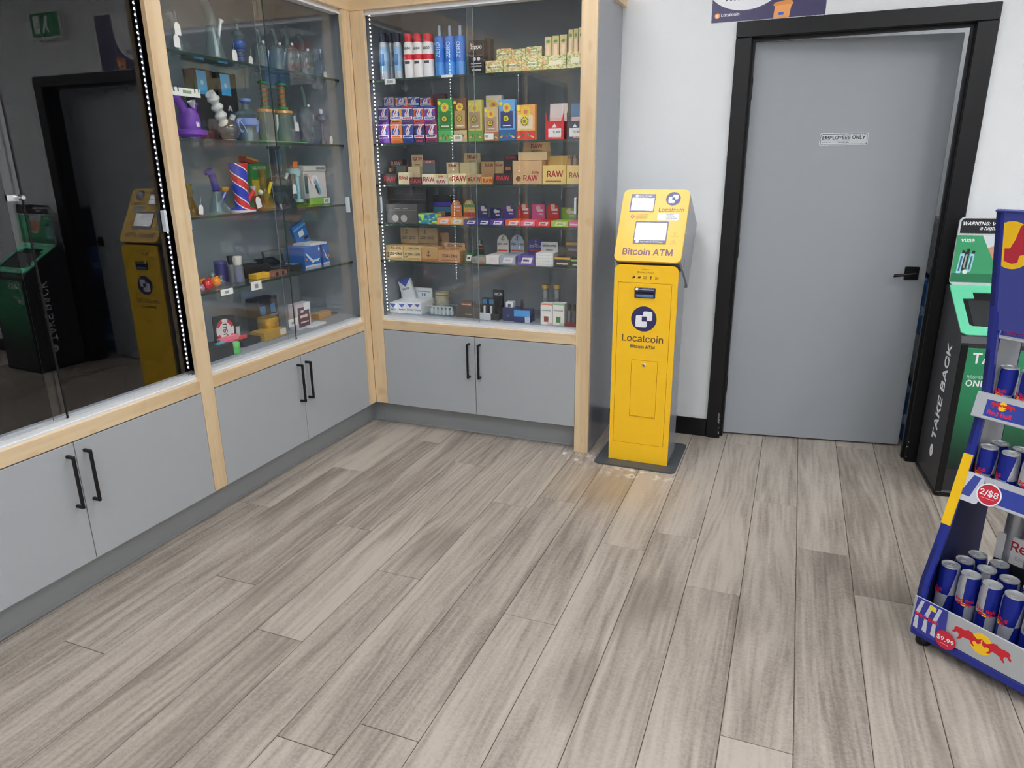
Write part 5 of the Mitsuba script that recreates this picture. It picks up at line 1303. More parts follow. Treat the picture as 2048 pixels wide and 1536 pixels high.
 ('B', 1.014, 1.112, 0.11, 1.597, 0.171, 0.07, 'flapbox', 'paper_display_box', 'display box', 'red open-front display box with white flap on the second shelf', '', {'col': 'c8242c', 'card': 'd8ccc8', 'hf': 0.5, 'txt': 'SLIM'}),
 ('B', 1.125, 1.21, 0.11, 1.597, 0.167, 0.07, 'flapbox', 'paper_display_box', 'display box', 'dark navy open-front display box beside the red one', '', {'col': '26344a', 'card': '5a7aa0', 'hf': 0.5, 'txt': 'SLIM'}),
 ('B', 0.332, 0.406, 0.24, 1.813, 0.034, 0.03, 'box', 'wrap_packet', 'packet', 'dark red packet lying at the back of the second shelf', '', {'col': '5a2436', 'ext': 0.216}),
 ('B', 0.065, 0.16, 0.1, 1.385, 0.057, 0.06, 'box', 'paper_box', 'box', 'black paper box with red lettering at the left end of the third shelf', '', {'col': '2a2224', 'deco': [('t', 'RAW', 0.6, 0.3, 0.42, 'b02a34')]}),
 ('B', 0.065, 0.112, 0.16, 1.442, 0.035, 0.06, 'box', 'paper_box', 'box', 'small dark box stacked behind the black one on the third shelf', '', {'col': '2c2620', 'deco': [('r', 0.35, 0.2, 0.7, 0.8, 'b08a50')]}),
 ('B', 0.05, 0.135, 0.22, 1.474, 0.041, 0.05, 'box', 'paper_box', 'box', 'dark red lettered box at the rear left of the third shelf', '', {'col': '4a1f22', 'deco': [('t', 'RAW', 0.5, 0.25, 0.5, 'd8b8a8')], 'ext': 0.089}),
 ('B', 0.101, 0.17, 0.19, 1.385, 0.098, 0.05, 'box', 'paper_box', 'box', 'dark green-grey box behind the small cream box on the third shelf', '', {'col': '5a6258'}),
 ('B', 0.195, 0.27, 0.17, 1.385, 0.155, 0.05, 'flapbox', 'paper_box', 'display box', 'tall cream box with raised lettered flap on the third shelf', '', {'col': 'cdbb92', 'card': 'cdbb92', 'hf': 0.6, 'ctxt': 'RAW'}),
 ('B', 0.173, 0.24, 0.1, 1.385, 0.062, 0.05, 'box', 'paper_box', 'box', 'small pale cream box with red lettering left on the third shelf', '', {'col': 'e6dcb4', 'deco': [('t', 'RAW', 0.5, 0.4, 0.28, 'a02428')]}),
 ('B', 0.242, 0.315, 0.1, 1.385, 0.037, 0.05, 'box', 'paper_box', 'box', 'low dark red box beside the small pale cream box', '', {'col': '4c2228', 'deco': [('t', 'RAW', 0.55, 0.2, 0.55, 'c04a4a')]}),
 ('B', 0.271, 0.349, 0.2, 1.437, 0.073, 0.05, 'box', 'paper_box', 'box', 'grey box with pink top at the rear of the third shelf', '', {'col': '5c6468', 'deco': [('r', 0, 0.75, 1, 1, '9a5a5e'), ('t', 'RAW', 0.5, 0.8, 0.14, 'e0c8c0')], 'ext': 0.052}),
 ('B', 0.318, 0.394, 0.1, 1.385, 0.053, 0.06, 'box', 'paper_box', 'box', 'white paper box with red lettering on the third shelf', '', {'col': 'ece4c8', 'deco': [('t', 'RAW', 0.55, 0.3, 0.42, 'a02428')]}),
 ('B', 0.395, 0.473, 0.1, 1.385, 0.031, 0.05, 'box', 'paper_box', 'box', 'low white box with red lettering, lower of a stacked pair', '', {'col': 'ded6c6', 'deco': [('t', 'RAW', 0.5, 0.2, 0.55, 'a02428')]}),
 ('B', 0.386, 0.464, 0.12, 1.417, 0.02, 0.05, 'box', 'paper_box', 'box', 'low cream box stacked on the low white box', '', {'col': 'd2c290', 'deco': [('t', 'RAW', 0.45, 0.2, 0.5, 'a02428')]}),
 ('B', 0.422, 0.497, 0.19, 1.436, 0.061, 0.05, 'box', 'paper_box', 'box', 'cream box at the rear beside the tall flapped box', '', {'col': 'cdbd96', 'deco': [('t', 'RAW', 0.5, 0.6, 0.25, 'a02428')], 'ext': 0.051}),
 ('B', 0.501, 0.605, 0.19, 1.439, 0.103, 0.06, 'flapbox', 'paper_box', 'display box', 'cream display box with tall lettered flap at the centre of the third shelf', '', {'col': 'cbbb90', 'card': 'c6b184', 'hf': 0.55, 'ctxt': 'RAW', 'ext': 0.054}),
 ('B', 0.475, 0.583, 0.1, 1.385, 0.055, 0.06, 'box', 'paper_box', 'box', 'wide cream box with large red lettering, front centre of the third shelf', '', {'col': 'e2d6a6', 'deco': [('t', 'RAW', 0.6, 0.3, 0.48, 'a02428'), ('o', 0.14, 0.5, 0.1, 'b09a60')]}),
 ('B', 0.584, 0.667, 0.1, 1.385, 0.05, 0.06, 'box', 'paper_box', 'box', 'brown-tan box with red lettering right of the wide cream box', '', {'col': 'bf9c6c', 'deco': [('t', 'RAW', 0.58, 0.3, 0.42, 'a02428'), ('o', 0.16, 0.5, 0.1, '6a4a30')]}),
 ('B', 0.628, 0.707, 0.19, 1.423, 0.076, 0.05, 'box', 'paper_box', 'box', 'tan box leaning at the rear with dark red lettering', '', {'col': 'b08e62', 'deco': [('t', 'RAW', 0.6, 0.66, 0.2, '6a2a24')], 'ext': 0.038}),
 ('B', 0.708, 0.756, 0.19, 1.435, 0.065, 0.05, 'box', 'paper_box', 'box', 'narrow tan box next to the leaning tan box', '', {'col': 'b8986a', 'deco': [('t', 'RAW', 0.5, 0.6, 0.2, '6a2a24')], 'ext': 0.05}),
 ('B', 0.668, 0.732, 0.1, 1.385, 0.037, 0.05, 'box', 'paper_box', 'box', 'low orange box with red lettering on the third shelf', '', {'col': 'd89a50', 'deco': [('t', 'RAW', 0.6, 0.25, 0.5, 'a02428')]}),
 ('B', 0.738, 0.841, 0.1, 1.385, 0.055, 0.06, 'box', 'paper_box', 'box', 'black box with large red lettering on the third shelf', '', {'col': '2a2226', 'deco': [('t', 'RAW', 0.5, 0.35, 0.42, 'c02c38')]}),
 ('B', 0.754, 0.83, 0.2, 1.446, 0.084, 0.05, 'box', 'paper_box', 'box', 'black and dark red box standing behind the black lettered box', '', {'col': '35242a', 'deco': [('r', 0.1, 0.75, 0.9, 0.95, '7a2a38'), ('r', 0.1, 0.1, 0.5, 0.3, 'd0683a')], 'ext': 0.061}),
 ('B', 0.842, 1.002, 0.1, 1.385, 0.116, 0.09, 'box', 'paper_box', 'box', 'largest tan box with big red lettering on the third shelf', '', {'col': 'c8a478', 'deco': [('t', 'RAW', 0.62, 0.16, 0.22, 'a02428'), ('t', '200s', 0.78, 0.45, 0.1, 'a02428'), ('o', 0.2, 0.24, 0.08, '6a4a30')]}),
 ('B', 0.861, 1.018, 0.13, 1.502, 0.088, 0.07, 'flapbox', 'paper_box', 'display box', 'tan display box with lettered flap, standing on the largest tan box', '', {'col': 'cfb48a', 'card': 'c2a070', 'hf': 0.45, 'ctxt': 'RAW'}),
 ('B', 1.003, 1.129, 0.1, 1.385, 0.091, 0.08, 'flapbox', 'paper_box', 'display box', 'yellow cream open box with red lettering and slanted flap', '', {'col': 'e0c478', 'card': 'c8a65e', 'hf': 0.99, 'txt': 'RAW'}),
 ('B', 1.13, 1.23, 0.1, 1.385, 0.09, 0.08, 'box', 'paper_box', 'box', 'yellow cream box with red lettering at the right end of the third shelf', '', {'col': 'dcc078', 'deco': [('t', 'RAW', 0.5, 0.36, 0.26, 'a02428')]}),
 ('B', 1.121, 1.146, 0.13, 1.46, 0.067, 0, 'can', 'cone_roll', 'paper cone', 'upright brown paper cone in the yellow cream box, left of three', '', {'body': '9a7a58', 'cap': '7a5c40', 'capf': 0.3}),
 ('B', 1.151, 1.175, 0.13, 1.46, 0.067, 0, 'can', 'cone_roll', 'paper cone', 'upright brown paper cone in the yellow cream box, middle of three', '', {'body': '9a7a58', 'cap': '7a5c40', 'capf': 0.3}),
 ('B', 1.179, 1.204, 0.13, 1.46, 0.066, 0, 'can', 'cone_roll', 'paper cone', 'upright brown paper cone in the yellow cream box, right of three', '', {'body': '9a7a58', 'cap': '7a5c40', 'capf': 0.3}),
 ('B', 0.082, 0.282, 0.1, 1.176, 0.104, 0.1, 'box', 'grinder_case', 'box', 'dark grey wide box with two pale discs at left of the fourth shelf', '', {'col': '4a4846', 'deco': [('r', 0.05, 0.66, 0.95, 0.7, '6a6866'), ('o', 0.3, 0.27, 0.1, 'aaa8a4'), ('o', 0.57, 0.27, 0.1, 'aaa8a4'), ('r', 0.3, 0.75, 0.45, 0.8, '8a8884'), ('r', 0.55, 0.75, 0.7, 0.8, '8a8884')]}),
 ('B', 0.035, 0.287, 0.2, 1.278, 0.098, 0.03, 'box', 'grinder_case', 'box lid', 'black raised lid panel behind the dark grey wide box', '', {'col': '1e1c1c', 'deco': [('r', 0.03, 0.2, 0.97, 0.24, '4a4644'), ('r', 0.03, 0.55, 0.97, 0.58, '3a3634')], 'ext': 0.102}),
 ('B', 0.284, 0.399, 0.1, 1.176, 0.057, 0.06, 'box', 'foil_box', 'box', 'small iridescent green foil box on the fourth shelf', '', {'col': 'holo'}),
 ('B', 0.377, 0.396, 0.15, 1.209, 0.029, 0.06, 'box', 'foil_box', 'box', 'small mauve grey box behind the iridescent box', '', {'col': '8a6a78', 'ext': 0.033}),
 ('B', 0.284, 0.397, 0.285, 1.228, 0.092, 0.04, 'box', 'foil_box', 'box', 'black box with violet and teal bands at the rear of the fourth shelf', '', {'col': '1a1a24', 'deco': [('r', 0, 0.35, 1, 0.6, '4a3ac0'), ('r', 0, 0, 1, 0.32, '3a86a8')], 'ext': 0.052}),
 ('B', 0.399, 0.477, 0.1, 1.176, 0.034, 0.17, 'flat', 'rolling_paper_display', 'display box', 'orange low rolling paper display with raised back card on the fourth shelf', '', {'col': 'ef9a5a', 'card': 'e88a40', 'shape': 'round', 'ch': 0.12}),
 ('B', 0.478, 0.557, 0.1, 1.176, 0.032, 0.17, 'flat', 'rolling_paper_display', 'display box', 'red, yellow and green low rolling paper display with raised back card on the fourth shelf', '', {'col': 'd8b070', 'card': 'rasta', 'shape': 'round', 'ch': 0.123}),
 ('B', 0.561, 0.638, 0.1, 1.176, 0.029, 0.17, 'flat', 'rolling_paper_display', 'display box', 'dark violet low rolling paper display with raised back card on the fourth shelf', '', {'col': '3f3a7e', 'card': '32356e', 'shape': 'round', 'ch': 0.098}),
 ('B', 0.64, 0.712, 0.1, 1.176, 0.029, 0.17, 'flat', 'rolling_paper_display', 'display box', 'navy blue low rolling paper display with raised back card on the fourth shelf', '', {'col': '27306e', 'card': '232a62', 'shape': 'flat', 'ch': 0.082}),
 ('B', 0.714, 0.792, 0.1, 1.176, 0.03, 0.17, 'flat', 'rolling_paper_display', 'display box', 'purple low rolling paper display with raised back card on the fourth shelf', '', {'col': '5a3a92', 'card': '4e3288', 'shape': 'round', 'ch': 0.099}),
 ('B', 0.799, 0.882, 0.1, 1.176, 0.03, 0.17, 'flat', 'rolling_paper_display', 'display box', 'red-orange low rolling paper display with raised back card on the fourth shelf', '', {'col': 'e0622e', 'card': 'b42a2e', 'shape': 'round', 'ch': 0.108}),
 ('B', 0.884, 0.965, 0.1, 1.176, 0.028, 0.17, 'flat', 'rolling_paper_display', 'display box', 'pink low rolling paper display with raised back card on the fourth shelf', '', {'col': 'ee6a84', 'card': 'd85a92', 'shape': 'flat', 'ch': 0.102}),
 ('B', 0.966, 1.046, 0.1, 1.176, 0.028, 0.17, 'flat', 'rolling_paper_display', 'display box', 'red low rolling paper display with raised back card on the fourth shelf', '', {'col': 'd83a34', 'card': 'c82a2c', 'shape': 'round', 'ch': 0.11}),
 ('B', 1.051, 1.142, 0.1, 1.176, 0.029, 0.17, 'flat', 'rolling_paper_display', 'display box', 'lime green low rolling paper display with raised back card on the fourth shelf', '', {'col': 'a8c840', 'card': '8ab040', 'shape': 'flat', 'ch': 0.087}),
 ('B', 1.144, 1.22, 0.1, 1.176, 0.029, 0.15, 'box', 'rolling_paper_display', 'display box', 'low pink paper box at the right end of the fourth shelf', '', {'col': 'e0608c', 'deco': [('r', 0.1, 0.3, 0.9, 0.6, 'f0c0d0')]}),
 ('B', 0.108, 0.225, 0.2, 1.052, 0.094, 0.02, 'box', 'paper_carton', 'carton', 'tan carton lid with anchor mark standing at the rear of the fifth shelf, left one', '', {'col': 'a08a66', 'deco': [('t', 'ZIG-ZAG', 0.45, 0.32, 0.15, '2e2620'), ('anchor', 0.35, 0.75, 0.22, '2e2620'), ('r', 0.0, 0.0, 1, 0.08, '8a4a34')], 'ext': 0.078}),
 ('B', 0.225, 0.347, 0.2, 1.055, 0.093, 0.02, 'box', 'paper_carton', 'carton', 'tan carton lid with anchor mark standing at the rear of the fifth shelf, right one', '', {'col': 'a08a66', 'deco': [('t', 'ZIG-ZAG', 0.45, 0.32, 0.15, '2e2620'), ('anchor', 0.35, 0.75, 0.22, '2e2620'), ('r', 0.0, 0.0, 1, 0.08, '8a4a34')], 'ext': 0.081}),
 ('B', 0.289, 0.397, 0.24, 1.05, 0.07, 0.02, 'box', 'paper_carton', 'carton', 'small tan carton lid at the rear, right of the two anchor-marked lids', '', {'col': 'b08c64', 'deco': [('anchor', 0.5, 0.5, 0.4, '4a3828')], 'ext': 0.076}),
 ('B', 0.064, 0.178, 0.1, 0.974, 0.053, 0.08, 'box', 'paper_carton', 'carton', 'flat tan carton with lettering on the fifth shelf, leftmost of the front row', '', {'col': 'cdb482', 'deco': [('t', 'ZIG-ZAG', 0.58, 0.55, 0.24, '3a3024'), ('anchor', 0.14, 0.55, 0.5, '3a3024'), ('r', 0.3, 0.12, 0.9, 0.26, 'b8894a')]}),
 ('B', 0.179, 0.293, 0.1, 0.974, 0.053, 0.08, 'box', 'paper_carton', 'carton', 'flat tan carton with lettering on the fifth shelf, second of the front row', '', {'col': 'cdb482', 'deco': [('t', 'ZIG-ZAG', 0.58, 0.55, 0.24, '3a3024'), ('anchor', 0.14, 0.55, 0.5, '3a3024'), ('r', 0.3, 0.12, 0.9, 0.26, 'b8894a')]}),
 ('B', 0.06, 0.174, 0.11, 1.026, 0.027, 0.08, 'box', 'paper_carton', 'carton', 'flat tan carton on top of the front cartons, left one', '', {'col': 'c8ac78', 'deco': [('t', 'ZIG-ZAG', 0.58, 0.35, 0.4, '3a3024')]}),
 ('B', 0.175, 0.29, 0.11, 1.026, 0.026, 0.08, 'box', 'paper_carton', 'carton', 'flat tan carton on top of the front cartons, right one', '', {'col': 'c8ac78', 'deco': [('t', 'ZIG-ZAG', 0.58, 0.35, 0.4, '3a3024')]}),
 ('B', 0.295, 0.396, 0.1, 0.974, 0.078, 0.07, 'box', 'paper_carton', 'carton', 'upright tan carton with anchor mark, third of the front row on the fifth shelf', '', {'col': 'b8935e', 'deco': [('anchor', 0.42, 0.55, 0.4, '3a3024'), ('r', 0, 0, 1, 0.2, 'b0703c')]}),
 ('B', 0.397, 0.531, 0.1, 0.974, 0.062, 0.08, 'flapbox', 'paper_carton', 'carton', 'orange-tan carton with lettered raised lid on the fifth shelf', '', {'col': 'c09064', 'card': 'c49a70', 'hf': 0.99, 'txt': 'ZIG-ZAG', 'cardh': 0.035, 'ctxt': 'ZIG-ZAG', 'dk': 1}),
 ('B', 0.558, 0.606, 0.1, 0.974, 0.054, 0.16, 'flat', 'rolling_paper_display', 'display box', 'dark green rolling paper display with raised back card on the fifth shelf', '', {'col': '2e5a3c', 'card': '203a2a', 'shape': 'round', 'txt': 'ZIG-ZAG', 'ch': 0.113}),
 ('B', 0.683, 0.76, 0.1, 0.974, 0.045, 0.16, 'flat', 'rolling_paper_display', 'display box', 'white rolling paper display with raised back card on the fifth shelf', '', {'col': 'e4e2dc', 'card': 'dcd8d0', 'shape': 'round', 'txt': 'ZIG-ZAG', 'ch': 0.141}),
 ('B', 0.761, 0.854, 0.1, 0.974, 0.046, 0.16, 'flat', 'rolling_paper_display', 'display box', 'pale blue rolling paper display with raised back card on the fifth shelf', '', {'col': 'a8aeb8', 'card': 'a9b8c8', 'shape': 'round', 'txt': 'ZIG-ZAG', 'ch': 0.143}),
 ('B', 0.866, 0.961, 0.1, 0.974, 0.051, 0.16, 'flat', 'rolling_paper_display', 'display box', 'violet rolling paper display with raised back card on the fifth shelf', '', {'col': '5a4a9a', 'card': '4a4a8c', 'shape': 'flat', 'txt': 'ZIG-ZAG', 'ch': 0.121}),
 ('B', 0.599, 0.681, 0.1, 0.974, 0.034, 0.1, 'box', 'rolling_paper_display', 'display box', 'low grey box with orange stripe, between the green and the white display', '', {'col': '9a9890', 'deco': [('anchor', 0.2, 0.5, 0.5, '3a3a3a'), ('r', 0.5, 0.15, 0.9, 0.4, 'c8704a')]}),
 ('B', 0.966, 1.065, 0.1, 0.974, 0.067, 0.09, 'flapbox', 'paper_display_box', 'display box', 'white box with grey all-over print and raised lettered flap on the fifth shelf', '', {'col': 'dcdfdd', 'card': 'c8cccc', 'hf': 0.99, 'cardh': 0.05, 'ctxt': 'elements', 'dots': 1}),
 ('B', 1.071, 1.157, 0.1, 0.974, 0.049, 0.08, 'box', 'wrap_tin', 'tin', 'black tin with orange lid on the fifth shelf', '', {'col': '2c2824', 'deco': [('r', 0, 0.78, 1, 1, 'd8a030'), ('r', 0.15, 0.25, 0.85, 0.45, 'c8c0b0')]}),
 ('B', 1.103, 1.2, 0.19, 1.014, 0.077, 0.05, 'box', 'wrap_tin', 'tin', 'dark grey tin with orange lid standing behind the black tin', '', {'col': '3a3632', 'deco': [('r', 0, 0.82, 1, 1, 'b8863a'), ('r', 0.1, 0.45, 0.9, 0.6, '8a8680')], 'ext': 0.04}),
 ('B', 1.159, 1.227, 0.1, 0.974, 0.04, 0.08, 'box', 'wrap_tin', 'tin', 'black tin with green lid at the right end of the fifth shelf', '', {'col': '2a2624', 'deco': [('r', 0, 0.78, 1, 1, '8ac83a'), ('r', 0.15, 0.25, 0.85, 0.45, 'c8c0b0')]}),
 ('B', 0.067, 0.124, 0.1, 0.668, 0.059, 0.17, 'box', 'paper_pack', 'pack', 'leftmost white pack with blue triangle in the block of four on the cabinet floor', '', {'col': 'e6ebee', 'deco': [('tri', 0.45, 0.75, 0.4, '3550a8'), ('t', 'Vector', 0.5, 0.3, 0.16, '4a5a78')]}),
 ('B', 0.124, 0.181, 0.1, 0.668, 0.062, 0.17, 'box', 'paper_pack', 'pack', 'second white pack with blue triangle in the block of four on the cabinet floor', '', {'col': 'e6ebee', 'deco': [('tri', 0.45, 0.75, 0.4, '3550a8'), ('t', 'Vector', 0.5, 0.3, 0.16, '4a5a78')]}),
 ('B', 0.181, 0.232, 0.1, 0.668, 0.066, 0.17, 'box', 'paper_pack', 'pack', 'third white pack with blue triangle in the block of four on the cabinet floor', '', {'col': 'e6ebee', 'deco': [('tri', 0.45, 0.75, 0.4, '3550a8'), ('t', 'Vector', 0.5, 0.3, 0.16, '4a5a78')]}),
 ('B', 0.232, 0.276, 0.1, 0.668, 0.068, 0.17, 'box', 'paper_pack', 'pack', 'fourth white pack with blue triangle in the block of four on the cabinet floor', '', {'col': 'e6ebee', 'deco': [('tri', 0.45, 0.75, 0.4, '3550a8'), ('t', 'Vector', 0.5, 0.3, 0.16, '4a5a78')]}),
 ('B', 0.02, 0.254, 0.28, 0.708, 0.083, 0.01, 'box', 'back_card', 'card', 'white header card standing behind the white packs', '', {'col': 'dfe6ea', 'deco': [('r', 0.55, 0.7, 0.95, 0.76, '8a98a8'), ('r', 0.68, 0.4, 0.72, 0.6, '6a7888'), ('r', 0.76, 0.4, 0.8, 0.6, '6a7888')], 'ext': 0.04}),
 ('B', 0.074, 0.16, 0.24, 0.734, 0.109, 0.02, 'box', 'paper_pack', 'pack', 'white pack with blue triangle tilted up above the block of four', '', {'col': 'e6ebee', 'tilt': -14, 'deco': [('tri', 0.5, 0.86, 0.55, '3550a8'), ('t', 'Vector', 0.5, 0.45, 0.11, '4a5a78')], 'ext': 0.066}),
 ('B', 0.285, 0.376, 0.22, 0.71, 0.064, 0, 'jar', 'glass_jar', 'jar', 'small jar with pale lid and cream contents behind the clear case', '', {'ext': 0.042}),
 ('B', 0.315, 0.473, 0.1, 0.668, 0.058, 0.07, 'clearcase', 'plastic_case', 'case', 'clear plastic case holding a row of white items on the cabinet floor', '', {}),
 ('B', 0.489, 0.645, 0.11, 0.668, 0.061, 0.1, 'box', 'cigar_box', 'box', 'brown-grey box with small light clasp on the cabinet floor', '', {'col': '4e4740', 'deco': [('r', 0.38, 0.32, 0.62, 0.36, 'b8b0a4')]}),
 ('B', 0.494, 0.57, 0.16, 0.718, 0.028, 0.05, 'box', 'cigar_box', 'box', 'small pinkish brown box on top of the brown-grey box', '', {'col': '6a5248', 'deco': [('r', 0.1, 0.35, 0.9, 0.65, 'd8a898')]}),
 ('B', 0.645, 0.756, 0.1, 0.668, 0.155, 0.08, 'vapedisp', 'battery_display', 'display box', 'black open display holding upright slim batteries on the cabinet floor', '', {}),
 ('B', 0.772, 0.86, 0.11, 0.668, 0.071, 0.07, 'box', 'device_box', 'box', 'navy blue box on the cabinet floor right of the black display', '', {'col': '28305e', 'deco': [('o', 0.4, 0.4, 0.08, '4a5288')]}),
 ('B', 0.783, 0.827, 0.13, 0.734, 0.034, 0.04, 'box', 'device_box', 'box', 'tiny white box standing on the navy blue box', '', {'col': 'dfe3e6', 'deco': [('r', 0.3, 0.2, 0.7, 0.7, '4a4e58')]}),
 ('B', 0.847, 0.941, 0.09, 0.668, 0.067, 0.07, 'box', 'device_box', 'box', 'blue box with light blue lid and white corner on the cabinet floor', '', {'col': '2a3068', 'deco': [('r', 0, 0.48, 1, 1, '4a9ad8'), ('r', 0.68, 0, 1, 0.46, 'c0ccd8')]}),
 ('B', 0.876, 0.893, 0.11, 0.73, 0.059, 0, 'can', 'vape_pen', 'vape pen', 'black slim pen standing on the blue box', '', {'body': '1c1e22', 'cap': '2a2c30', 'capf': 0.2}),
 ('B', 0.968, 1.015, 0.17, 0.668, 0.196, 0.02, 'tube', 'clear_tube', 'tube', 'left one of two tall clear tubes with gold caps behind the white boxes', '', {}),
 ('B', 1.034, 1.082, 0.17, 0.668, 0.199, 0.02, 'tube', 'clear_tube', 'tube', 'right one of two tall clear tubes with gold caps behind the white boxes', '', {}),
 ('B', 1.002, 1.069, 0.08, 0.668, 0.114, 0.05, 'box', 'cartridge_box', 'box', 'white box with pink top corner and plant picture on the cabinet floor', '', {'col': 'e6e6e0', 'deco': [('r', 0.3, 0.14, 0.68, 0.4, '8a4a3a'), ('r', 0, 0.93, 1, 1, 'e0806a'), ('r', 0.1, 0.66, 0.9, 0.7, '9aa098'), ('r', 0.6, 0.04, 1, 0.12, 'e8b0a8')]}),
 ('B', 1.07, 1.135, 0.08, 0.668, 0.118, 0.05, 'box', 'cartridge_box', 'box', 'white box with green top corner and plant picture on the cabinet floor', '', {'col': 'e6e6e0', 'deco': [('r', 0.3, 0.14, 0.68, 0.4, '4a7a3a'), ('r', 0, 0.93, 1, 1, '8ab890'), ('r', 0.1, 0.66, 0.9, 0.7, '9aa098'), ('r', 0.6, 0.04, 1, 0.12, 'a8d0a0')]}),
 ('B', 1.136, 1.238, 0.08, 0.668, 0.15, 0.06, 'vialstand', 'vial_stand', 'display stand', 'dark red stand of small glass vials at the right end of the cabinet floor', '', {}),
 ('L', -1.047, -0.982, 0.12, 1.914, 0.15, 0, 'beaker', 'glass_beaker', 'glass piece', 'clear glass piece with two white tags at the left end of the top glass shelf', '', {'col': '', 'tags': 2, 'neck': 0.3}),
 ('L', -0.821, -0.72, 0.14, 1.914, 0.254, 0, 'beaker', 'glass_beaker', 'glass piece', 'largest clear glass beaker with downstem and hanging white tag on the top shelf', '', {'col': '', 'tags': 1, 'neck': 0.4, 'stem': 1}),
 ('L', -0.644, -0.574, 0.16, 1.914, 0.2, 0, 'bubbler', 'glass_bubbler', 'glass piece', 'clear glass piece with dark blue collar and wrapped lower tube on the top shelf', '', {'col': '3a5a9a', 'collar': 1, 'tags': 1}),
 ('L', -0.495, -0.42, 0.17, 1.914, 0.18, 0, 'recycler', 'glass_bottle_rig', 'glass piece', 'clear bottle-shaped glass rig with yellow striped core on the top shelf', '', {'core': 'c8b070', 'tags': 0}),
 ('L', -0.379, -0.298, 0.17, 1.914, 0.194, 0, 'recycler', 'glass_bottle_rig', 'glass piece', 'clear bottle-shaped glass rig with pale cone core on the top shelf', '', {'core': 'd8cc90', 'tags': 0}),
 ('L', -0.293, -0.179, 0.17, 1.914, 0.215, 0, 'recycler', 'glass_bottle_rig', 'glass piece', 'clear bottle-shaped glass rig with reddish legs on the top shelf', '', {'core': 'b05868', 'tags': 0}),
 ('L', -0.171, -0.047, 0.17, 1.914, 0.202, 0, 'recycler', 'glass_bottle_rig', 'glass piece', 'clear bottle-shaped glass rig with pale grey core, last of four on the top shelf', '', {'core': '8fa0a8', 'tags': 0}),
 ('L', -0.047, 0.027, 0.16, 1.914, 0.149, 0, 'bubbler', 'glass_bubbler', 'glass piece', 'small clear glass piece with white tag at the right end of the top shelf', '', {'col': 'dfe6ea', 'tags': 1}),
 ('L', -1.015, -0.88, 0.14, 1.592, 0.175, 0, 'silicone', 'silicone_rig', 'silicone piece', 'purple silicone piece with two horns and round base on the second glass shelf', '', {}),
 ('L', -0.864, -0.718, 0.12, 1.592, 0.19, 0, 'twist', 'glass_tube_rig', 'glass piece', 'frosted wavy glass tube leaning into a dark clear ball on the second shelf', '', {}),
 ('L', -0.63, -0.5, 0.17, 1.592, 0.194, 0, 'bubbler', 'glass_bubbler', 'glass piece', 'pale blue glass piece with blue cup mouth and blue arms on the second shelf', '', {'col': '7f9ad8', 'collar': 1, 'arms': 1, 'tags': 0}),
 ('L', -0.475, -0.368, 0.19, 1.592, 0.287, 0, 'spiral', 'spiral_rig', 'glass piece', 'left one of two glass rigs with green and orange spiral necks', '', {'tags': 0}),
 ('L', -0.344, -0.229, 0.19, 1.592, 0.291, 0, 'spiral', 'spiral_rig', 'glass piece', 'right one of two glass rigs with green and orange spiral necks', '', {'tags': 1}),
 ('L', -0.197, -0.115, 0.17, 1.592, 0.286, 0, 'recycler', 'glass_bottle_rig', 'glass piece', 'slim clear glass rig with dark core on the second shelf', '', {'core': '3a3436', 'tags': 0}),
 ('L', -0.132, -0.065, 0.12, 1.592, 0.175, 0, 'bubbler', 'glass_bubbler', 'glass piece', 'small clear glass piece with white tag at the right end of the second shelf', '', {'col': 'dfe6ea', 'tags': 1}),
 ('L', -1.126, -0.977, 0.1, 1.752, 0.031, 0.004, 'box', 'shelf_sign', 'sign', 'white toothed paper strip sign above the purple silicone piece', '', {'col': 'e6e8e4', 'deco': [('r', 0.38, 0.35, 0.68, 0.75, '7f9a78'), ('r', 0.05, 0.5, 0.1, 1.0, '5a6a5c'), ('r', 0.2, 0.5, 0.24, 1.0, '5a6a5c'), ('r', 0.78, 0.55, 0.82, 1, '5a6a5c'), ('r', 0.92, 0.55, 0.96, 1, '5a6a5c')]}),
 ('L', -0.797, -0.682, 0.3, 1.592, 0.305, 0.06, 'box', 'hanging_pack', 'pack', 'left tall black pack with a sky blue label at the rear of its shelf', '', {'col': '17181c', 'deco': [('r', 0.15, 0.66, 0.65, 0.98, '45a8e0'), ('o', 0.4, 0.82, 0.09, 'a8dcf4')]}),
 ('L', -0.655, -0.535, 0.3, 1.592, 0.304, 0.06, 'box', 'hanging_pack', 'pack', 'right tall black pack with a sky blue label at the rear of its shelf', '', {'col': '17181c', 'deco': [('r', 0.15, 0.68, 0.65, 0.98, '45a8e0'), ('o', 0.4, 0.82, 0.09, 'a8dcf4'), ('t', '^', 0.5, 0.42, 0.16, 'c8ccd0'), ('t', '^', 0.5, 0.28, 0.16, 'c8ccd0'), ('o', 0.45, 0.12, 0.07, '4a9ad0')]}),
 ('L', -0.606, -0.301, 0.1, 1.592, 0.026, 0.16, 'box', 'green_mat', 'mat', 'flat green silicone mat under the spiral rigs', '', {'col': '5f9a72'}),
 ('L', -1.091, -1.03, 0.12, 1.287, 0.128, 0, 'bubbler', 'glass_bubbler', 'glass piece', 'small amber yellow glass piece with white tag at the left end of the third shelf', '', {'col': 'c0a040', 'tags': 1}),
 ('L', -0.958, -0.805, 0.14, 1.287, 0.184, 0, 'bluebong', 'glass_beaker', 'glass piece', 'clear glass beaker with cobalt blue bent neck and amber bowl on the third shelf', '', {}),
 ('L', -0.777, -0.666, 0.13, 1.287, 0.212, 0, 'striped', 'silicone_rig', 'silicone piece', 'silicone piece with bold red, white and blue diagonal stripes on the third shelf', '', {}),
